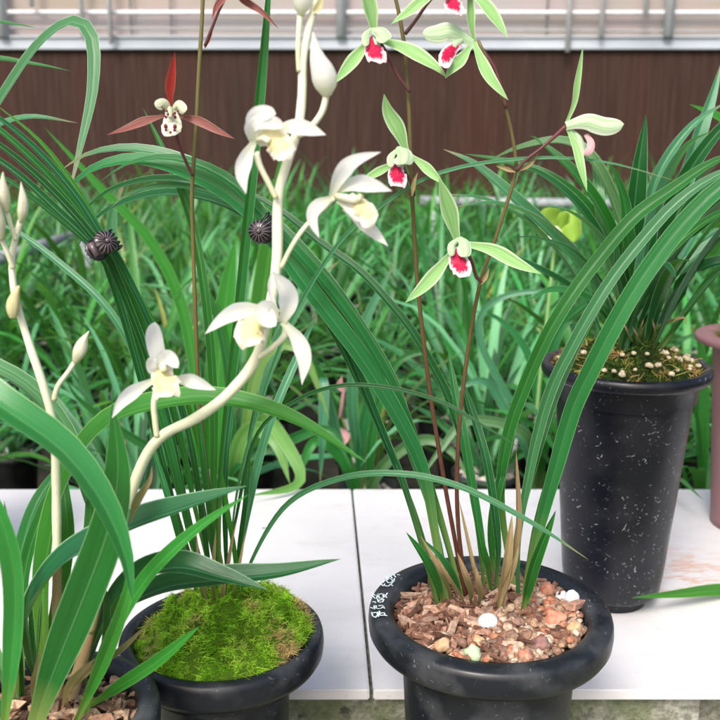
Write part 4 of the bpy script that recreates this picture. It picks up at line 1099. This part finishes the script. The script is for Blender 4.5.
for i in range(45):
    a = rg.uniform(0, 6.283); q = 0.064 * math.sqrt(rg.uniform(0.25, 1))
    if rg.random() < 0.6: a = rg.gauss(-0.9, 0.7)
    k = rg.uniform(0.8, 1.2); mb.cur = (0.44 * k, 0.38 * k, 0.26 * k); s = rg.uniform(0.0016, 0.0032)
    x, yq = q * math.cos(a), q * math.sin(a)
    stone(mb, (C4.x + x, C4.y + yq, C4.z + 0.001 + 0.019 * (1 - (q / 0.066) ** 2.4)), (s, s, s * 0.8), i, 0.25, 2)
mb.build('pumice_grains', M['chips'], p4)['kind'] = 'stuff'
S4 = C4.z + 0.004
LW = 0.95
LV4 = [
 ("634,342 630,270 636,190 646,114", 24, (0.95, 0.94), 'leaf_dark', CAMN, 0.3, prof_leaf),
 ("628,342 596,290 560,245 520,205 476,166 443,149", 15, (0.96, 0.98), 'leaf_teal', UPN, 0.35, prof_leaf),
 ("636,340 622,276 592,214 550,178 505,162 465,154", 11, (1.0, 1.06), 'leaf_mid', UPN, 0.35, prof_leaf),
 ("630,344 622,290 602,244 576,204 540,174 506,162", 12, (0.93, 0.92), 'leaf_dark', UPN, 0.35, prof_leaf),
 ("640,342 630,290 606,222 576,176 540,142 530,136", 14, (0.97, 1.0), 'leaf_mid', UPN, 0.35, prof_leaf),
 ("640,344 634,280 616,210 590,158 560,142 520,148 490,160", 13, (1.0, 1.06), 'leaf_var', UPN, 0.35, prof_leaf),
 ("646,342 648,282 664,222 694,164 730,120 770,92", 17, (0.93, 0.90), 'leaf_dark', UPN, 0.35, prof_leaf),
 ("650,342 660,280 676,214 694,150 712,96 722,60", 18, (1.0, 1.02), 'leaf_teal', CAMN, 0.3, prof_leaf),
 ("652,346 672,300 700,270 735,262 770,280", 14, (0.93, 0.90), 'leaf_dark', UPN, 0.35, prof_leaf),
 ("648,342 660,290 688,240 720,212 760,196", 16, (0.92, 0.88), 'leaf_mid', UPN, 0.35, prof_leaf),
 ("654,344 676,296 700,252 730,230 770,222", 15, (0.99, 1.0), 'leaf_teal', UPN, 0.35, prof_leaf),
 ("632,342 612,270 600,210 596,170 588,140", 15, (1.0, 1.03), 'leaf_var', CAMN, 0.3, prof_leaf),
 ("640,340 652,270 654,210 648,170", 15, (1.01, 1.03), 'leaf_dark', CAMN, 0.3, prof_leaf),
 ("644,346 654,300 672,240 706,186 750,160", 14, (0.90, 0.86), 'leaf_dark', UPN, 0.35, prof_leaf),
 ("626,346 606,292 576,254 540,239 507,237", 6, (0.90, 0.88), 'leaf_dark', UPN, 0.35, prof_leaf),
 ("626,346 600,312 570,288 540,270 510,256 488,252", 9, (0.93, 0.92), 'leaf_dark', UPN, 0.35, prof_leaf),
 ("638,346 634,300 640,250 656,180 690,128 730,100", 13, (0.97, 0.98), 'leaf_teal', UPN, 0.35, prof_leaf),
 ("642,346 640,300 628,240 624,200 610,160", 16, (0.92, 0.90), 'leaf_mid', CAMN, 0.3, prof_leaf),
 ("646,346 650,300 648,250 660,200 676,176", 15, (0.95, 0.94), 'leaf_dark', CAMN, 0.3, prof_leaf),
 ("638,346 628,310 618,270 616,236", 14, (0.92, 0.90), 'leaf_dark', CAMN, 0.3, prof_leaf),
 ("630,348 608,316 580,296 552,290 528,300", 11, (0.92, 0.90), 'leaf_mid', UPN, 0.3, prof_leaf),
]
for s, w, Y, mt, N, fo, pf in LV4: leaf(p4, s, w, S4, Y, mt, N, fo, pf)
rg = random.Random(77)
for i in range(16):
    az = rg.choice((rg.uniform(3.3, 5.0), rg.uniform(-1.0, 0.9), rg.uniform(-1.2, 1.2)))
    d = Vector((math.cos(az), math.sin(az), 0)); L = rg.uniform(0.17, 0.30); ang = rg.uniform(0.1, 0.6); dr = rg.uniform(0.6, 1.7)
    p = Vector((C4.x + rg.uniform(-0.016, 0.02), C4.y + rg.uniform(-0.014, 0.014), S4 - 0.004)); pts = []
    for k in range(7):
        pts.append(p.copy()); p = p + (d * math.sin(ang) + Vector((0, 0, math.cos(ang)))) * (L / 6); ang += dr / 6 * (0.3 + 0.25 * k)
    mb = MB(); ribbon(mb, pts, rg.uniform(0.010, 0.0145), prof_leaf, 0.5, d * -0.6 + Vector((0, -0.3, 0.8)), n=32, across=9, fitpx=False, wave=0.04)
    mb.build('leaf', M[rg.choice(('leaf_dark', 'leaf_mid', 'leaf_mid', 'leaf_teal', 'leaf_teal'))], p4)
for s, w in (("640,350 654,332 672,322 684,318 687,326", 9), ("632,350 628,336 622,320", 8), ("634,348 640,330 644,318", 9), ("650,348 654,334 652,318", 9), ("642,352 638,340 632,326", 8)):
    leaf(p4, s, w, S4, (0.94, 0.93), 'leaf_dry', UPN, 0.5, name='dry_sheath')

# ---- mauve pot at the right edge ----------------------------------------------------
YS = 0.92
C6 = P(771, 336, 0.985)
p6 = thing('potted_orchid', 'orchid in a mauve pot cut off by the right edge', 'potted orchid', (C6.x, C6.y, BZ))
H6 = C6.z - BZ
mb = MB(); r = 0.079
lathe(mb, [(r - 0.026, -0.03), (r - 0.024, -0.003), (r - 0.02, 0.0), (r - 0.002, 0.0), (r, -0.002), (r - 0.001, -0.007), (r - 0.006, -0.009), (r - 0.019, -0.011), (r - 0.020, -0.016), (r - 0.034, -H6 + 0.01), (r - 0.034, -H6)], C6, 72)
mb.build('pot', M['pot_mauve'], p6, offset=C6)
moss(p6, C6 + Vector((0, 0, -0.003)), 0.054, 2500, random.Random(19), [(0.06, 0.14, 0.02), (0.2, 0.26, 0.04), (0.3, 0.24, 0.08)], hgt=0.014, tan=0.2)
S6 = C6.z + 0.006
for s, w, Y, mt in (("774,330 786,250 770,170 730,128 689,104", 15, (1.06, 1.04), 'leaf_bright'), ("780,330 820,240 850,330 820,520 760,582 700,592 631,598", 15, (0.95, 0.82), 'leaf_bright'),
                    ("770,330 760,240 790,150 840,90", 16, (1.07, 1.08), 'leaf_mid'), ("784,330 810,240 860,180 920,160", 16, (1.05, 1.0), 'leaf_mid'), ("776,330 780,220 800,100 830,20", 16, (1.1, 1.14), 'leaf_dark'),
                    ("782,330 826,270 850,420 800,600 740,634 708,642", 9, (0.95, 0.80), 'leaf_mid'), ("768,330 745,290 730,240 742,180", 13, (1.12, 1.14), 'leaf_mid')):
    leaf(p6, s, w, S6, Y, mt, UPN, 0.35, prof_long)

# ---- orchid just off the left edge: only leaf ends reach the picture -------------------
YS = 0.85
C5 = Vector((-0.44, 0.83, BZ + 0.2))
p5 = thing('potted_orchid', 'orchid beyond the left edge whose arching leaf ends hang into view', 'potted orchid', (C5.x, C5.y, BZ))
pot(p5, C5, 0.075, 0.2, 0.02, M['pot_black'])
mb = MB(); soil_disc(mb, C5, 0.06, -0.010); mb.build('soil', M['soil'], p5)
def leaf5(s, w, Y, mat, prof=prof_long):
    pts = [C5 + Vector((rnd.uniform(-0.02, 0.02), rnd.uniform(-0.02, 0.02), -0.008))] + path(s, None, Y)
    mb = MB(); ribbon(mb, pts, w * depth(pts[-1]) / F, prof, 0.35, UPN, n=44, across=9, wave=0.04)
    mb.build('leaf', M[mat], p5)
leaf5("-90,220 -30,150 2,98 38,46 72,22 92,38 93,90 80,150 68,198", 12, (0.9, 0.78), 'leaf_brown_tip')
leaf5("-180,150 -90,70 -20,58 34,64 71,71", 7, (0.95, 0.9), 'leaf_mid')
leaf5("-150,240 -70,150 -10,128 30,117 78,123", 8, (0.95, 0.9), 'leaf_teal')
leaf5("-200,120 -120,30 -40,18 0,22 38,28", 9, (0.95, 0.92), 'leaf_mid')
leaf5("-220,200 -260,100 -300,60", 14, (1.0, 1.05), 'leaf_mid')
leaf5("-200,300 -300,240 -380,260", 14, (0.95, 0.9), 'leaf_mid')

# ---- three fuller orchids standing right behind the bench --------------------------------
YS = 0.85
def back_plant(c, label, h=0.16):
    root = thing('potted_orchid', label, 'potted orchid', c)
    top = Vector((c[0], c[1], c[2] + h))
    pr = MB(); lathe(pr, [(0.046, -0.014), (0.05, -0.001), (0.054, 0), (0.06, -0.003), (0.06, -0.014), (0.053, -0.016), (0.042, -h + 0.004), (0.04, -h)], top, 40)
    pr.build('pot', M['pot_bg'], root, offset=top)
    gv = MB(); rg = random.Random(int(c[0] * 100) + 50)
    for i in range(90):
        a = rg.uniform(0, 6.28); q = 0.046 * math.sqrt(rg.random()); k = rg.uniform(0.5, 1.1); gv.cur = (0.62 * k, 0.58 * k, 0.52 * k); s = rg.uniform(0.004, 0.008)
        stone(gv, (top.x + q * math.cos(a), top.y + q * math.sin(a), top.z - 0.012 + rg.uniform(0, 0.004)), (s, s * 0.8, s * 0.7), i, sub=1)
    gv.build('potting_gravel', M['chips'], root)
    return root, top
def leafb(root, top, s, w, Y, mat, N=None, prof=prof_leaf, fold=0.3):
    pts = [top + Vector((rnd.uniform(-0.015, 0.015), rnd.uniform(-0.015, 0.015), -0.012))] + path(s, None, Y)
    mb = MB(); ribbon(mb, pts, w * depth(pts[-1]) / F, prof, fold, N or CAMN, n=36, across=7, wave=0.04)
    mb.build('leaf', M[mat], root)
b1, t1 = back_plant((-0.19, 1.29, 0.08), 'bright green broad leaved orchid behind the tall red flower stalk')
for s, w, Y, mt in (("218,470 218,380 226,300 236,236", 28, (1.46, 1.42), 'leaf_bright'), ("250,460 256,380 264,290 276,210 288,128", 26, (1.47, 1.44), 'leaf_bright'), ("200,460 196,380 180,300 150,240 105,192 44,127", 13, (1.44, 1.36), 'leaf_bright'),
                    ("195,450 150,350 120,280 112,220 126,178", 22, (1.5, 1.5), 'leaf_teal'), ("180,470 120,430 80,400 66,380", 10, (1.42, 1.36), 'leaf_mid'), ("230,470 290,440 330,430 352,470", 12, (1.42, 1.37), 'leaf_mid'),
                    ("240,470 262,420 284,440 300,482 250,496", 16, (1.44, 1.22), 'bg3'), ("236,470 250,430 275,440 290,484", 20, (1.42, 1.33), 'bg3'), ("240,440 275,350 308,290 340,260", 16, (1.46, 1.44), 'leaf_teal'),
                    ("232,450 225,350 200,280 172,300", 10, (1.45, 1.4), 'leaf_mid'), ("244,450 262,360 300,350 330,420", 12, (1.42, 1.36), 'bg3')):
    leafb(b1, t1, s, w, Y, mt)
b2, t2 = back_plant((0.275, 1.38, 0.08), 'orchid with one yellow green flower behind the centre flowers')
for s, w, Y, mt in (("530,460 500,400 480,380 440,400", 10, (1.55, 1.5), 'leaf_teal'), ("545,440 560,380 600,340 660,330", 11, (1.55, 1.5), 'leaf_mid'), ("540,440 530,360 500,320 470,310", 9, (1.6, 1.6), 'leaf_mid'),
                    ("530,440 480,340 500,298 580,288", 8, (1.6, 1.56), 'leaf_teal'), ("540,430 560,330 620,290 660,300", 10, (1.62, 1.64), 'leaf_mid'), ("530,440 470,420 440,450 420,480", 11, (1.5, 1.42), 'leaf_var')):
    leafb(b2, t2, s, w, Y, mt)
mb = MB(); k = 1.55 / F
tube(mb, [t2 + Vector((0, 0, -0.01))] + path("538,400 548,310 556,232", None, (1.58, 1.55)), [2.0 * k, 1.8 * k, 1.6 * k], n=24, seg=8)
fs = mb.build('flower', M['green_sepal'], b2)
M['lime_petal'] = petal_mat('lime_petal', (0.30, 0.50, 0.06), edge=(0.42, 0.60, 0.12), vein=(0.24, 0.44, 0.05), trans=0.35)
for s, w in (("557,232 552,220 551,207", 24), ("556,230 570,220 574,242", 24), ("556,234 546,232 538,228", 12), ("557,232 562,224 566,212", 14)):
    petal(fs, s, w, (1.55, 1.53), 'lime_petal', prof_blunt, 0.05, -0.5, CAMN, 'petal')
petal(fs, "556,226 557,234 560,242", 16, (1.545, 1.515), 'pale_lip', prof_lip, 0, -0.4, CAMN, 'lip')
b3, t3 = back_plant((0.01, 1.34, 0.08), 'orchid with a wilted pink shoot behind the left leaf fan')
for s, w, Y, mt in (("350,470 330,400 310,360 280,340", 12, (1.52, 1.5), 'leaf_mid'), ("370,460 380,400 400,360 440,350", 10, (1.55, 1.55), 'leaf_mid'), ("360,470 352,400 362,330 396,260", 12, (1.6, 1.6), 'leaf_teal'),
                    ("350,470 318,440 300,470 292,486", 12, (1.5, 1.44), 'leaf_bright'), ("380,470 420,440 450,450 470,480", 12, (1.5, 1.44), 'leaf_var'), ("340,450 322,380 324,400 320,486", 12, (1.5, 1.44), 'leaf_teal'),
                    ("360,450 370,380 350,320 330,300", 12, (1.6, 1.62), 'leaf_mid')):
    leafb(b3, t3, s, w, Y, mt)
mb = MB(); k = 1.5 / F
tube(mb, [t3 + Vector((0, 0, -0.01))] + path("345,450 338,430 342,405 344,386", None, (1.53, 1.5)), [2.0 * k, 1.6 * k, 1.8 * k], n=20, seg=8)
sh = mb.build('flower_stalk', M['pink_lip'], b3)
for s in ("338,430 333,440 336,450", "340,428 346,436 344,446", "344,392 340,384 342,376"):
    petal(sh, s, 9, (1.5, 1.49), 'pink_lip', prof_lance, 0.2, 0.4, CAMN, 'petal')

# ---- black claw clips ---------------------------------------------------------------------
def claw_clip(c, axis, face, r, label):
    """two scalloped jaws with ribs and curved teeth, closed round a bundle of leaves running along axis"""
    root = thing('hair_clip', label, 'hair clip', c, 'black claw clips bundling the leaves')
    z = face.normalized(); x = (axis - z * axis.dot(z)).normalized(); yv = z.cross(x)
    def W(a, b_, h): return Vector(c) + x * a + yv * b_ + z * h
    for sgn, hh in ((1, 0.006), (-1, -0.006)):
        mb = MB(); m = 32
        rows = []
        for rr, h in ((0.0, 1.6), (0.35, 1.5), (0.7, 1.15), (0.95, 0.6), (1.0, 0.3), (0.95, 0.05), (0.6, 0.0)):
            rows.append([mb.vert(W(r * rr * (1 + (0.06 if (k % 2) and rr > 0.8 else 0)) * math.cos(2 * math.pi * k / m), r * rr * math.sin(2 * math.pi * k / m), hh + sgn * h * 0.0022)) for k in range(m)])
        for i in range(len(rows) - 1):
            for k in range(m):
                k2 = (k + 1) % m; mb.face((rows[i][k], rows[i][k2], rows[i + 1][k2], rows[i + 1][k]))
        j = mb.build('jaw', M['clip_black'], root)
        rb = MB()
        for k in range(16):
            a = 2 * math.pi * k / 16; ca, sa = math.cos(a), math.sin(a)
            tube(rb, [W(r * 0.28 * ca, r * 0.28 * sa, hh + sgn * 0.0036), W(r * 0.65 * ca, r * 0.65 * sa, hh + sgn * 0.0030), W(r * 1.0 * ca, r * 1.0 * sa, hh + sgn * 0.0014)], [r * 0.045, r * 0.05, r * 0.075], n=6, seg=6)
        stone(rb, W(0, 0, hh + sgn * 0.0040), (r * 0.2, r * 0.2, r * 0.2), 1, 0.0, 2)
        rb.build('rib', M['clip_rib'], j)
    for k in range(5):
        a = (k - 2) * r * 0.36
        mb = MB()
        tube(mb, [W(a, r * 0.8, 0.005), W(a * 1.1, r * 1.5, 0.003), W(a * 1.1, r * 1.65, -0.001), W(a, r * 1.1, -0.004)], [r * 0.09, r * 0.08, r * 0.05], n=14, seg=8)
        mb.build('tooth', M['clip_black'], root)
        mb = MB()
        tube(mb, [W(a + r * 0.15, r * 0.8, -0.005), W(a + r * 0.15, r * 1.35, -0.003), W(a + r * 0.15, r * 1.5, 0.001), W(a + r * 0.15, r * 1.0, 0.0045)], [r * 0.09, r * 0.08, r * 0.05], n=14, seg=8)
        mb.build('tooth', M['clip_black'], root)
    mb = MB(); tube(mb, [W(-r * 0.6, -r * 0.75, 0), W(r * 0.6, -r * 0.75, 0)], r * 0.28, n=2, seg=12); mb.build('hinge', M['clip_rib'], root)
YS = 0.814
k1 = P(101, 246, 0.694 * YS)
claw_clip(k1, P(120, 280, 0.58) - P(84, 216, 0.58), Vector((0.65, -0.75, 0.45)), 0.0072, 'black claw clip on the dark leaf bundle at left')
k2 = P(262, 232, 0.705 * 0.822)
claw_clip(k2, P(290, 256, 0.58) - P(236, 200, 0.58), Vector((-0.1, -1, 0.15)), 0.0070, 'round black claw clip behind the white flower stalk')

# ------------------------------------------------------------------ light
EL, AZ = 46, 200     # sun elevation; azimuth measured clockwise from +Y
w = bpy.data.worlds.new('World'); scene.world = w; w.use_nodes = True
nt = w.node_tree; nt.nodes.clear()
sky = nt.nodes.new('ShaderNodeTexSky'); sky.sky_type = 'NISHITA'; sky.sun_disc = False
sky.sun_elevation = R(EL); sky.sun_rotation = R(AZ); sky.dust_density = 5.0; sky.air_density = 0.75; sky.ozone_density = 0.4
bg = nt.nodes.new('ShaderNodeBackground'); bg.inputs[1].default_value = 0.15
wo = nt.nodes.new('ShaderNodeOutputWorld')
nt.links.new(sky.outputs[0], bg.inputs[0]); nt.links.new(bg.outputs[0], wo.inputs[0])
sun = bpy.data.lights.new('sun', 'SUN'); sun.energy = 1.5; sun.angle = R(18); sun.color = (1.0, 0.97, 0.93)
so = bpy.data.objects.new('sun', sun); COL.objects.link(so)
dirv = Vector((math.sin(R(AZ)) * math.cos(R(EL)), math.cos(R(AZ)) * math.cos(R(EL)), math.sin(R(EL))))
so.rotation_euler = dirv.to_track_quat('Z', 'Y').to_euler()
so.location = (0, 0, 6)
scene.view_settings.view_transform = 'Standard'
scene.view_settings.look = 'None'
scene.view_settings.exposure = 0.8
scene.view_settings.gamma = 1.0
scene.view_settings.use_curve_mapping = False
scene.cycles.max_bounces = 6
scene.cycles.transparent_max_bounces = 6
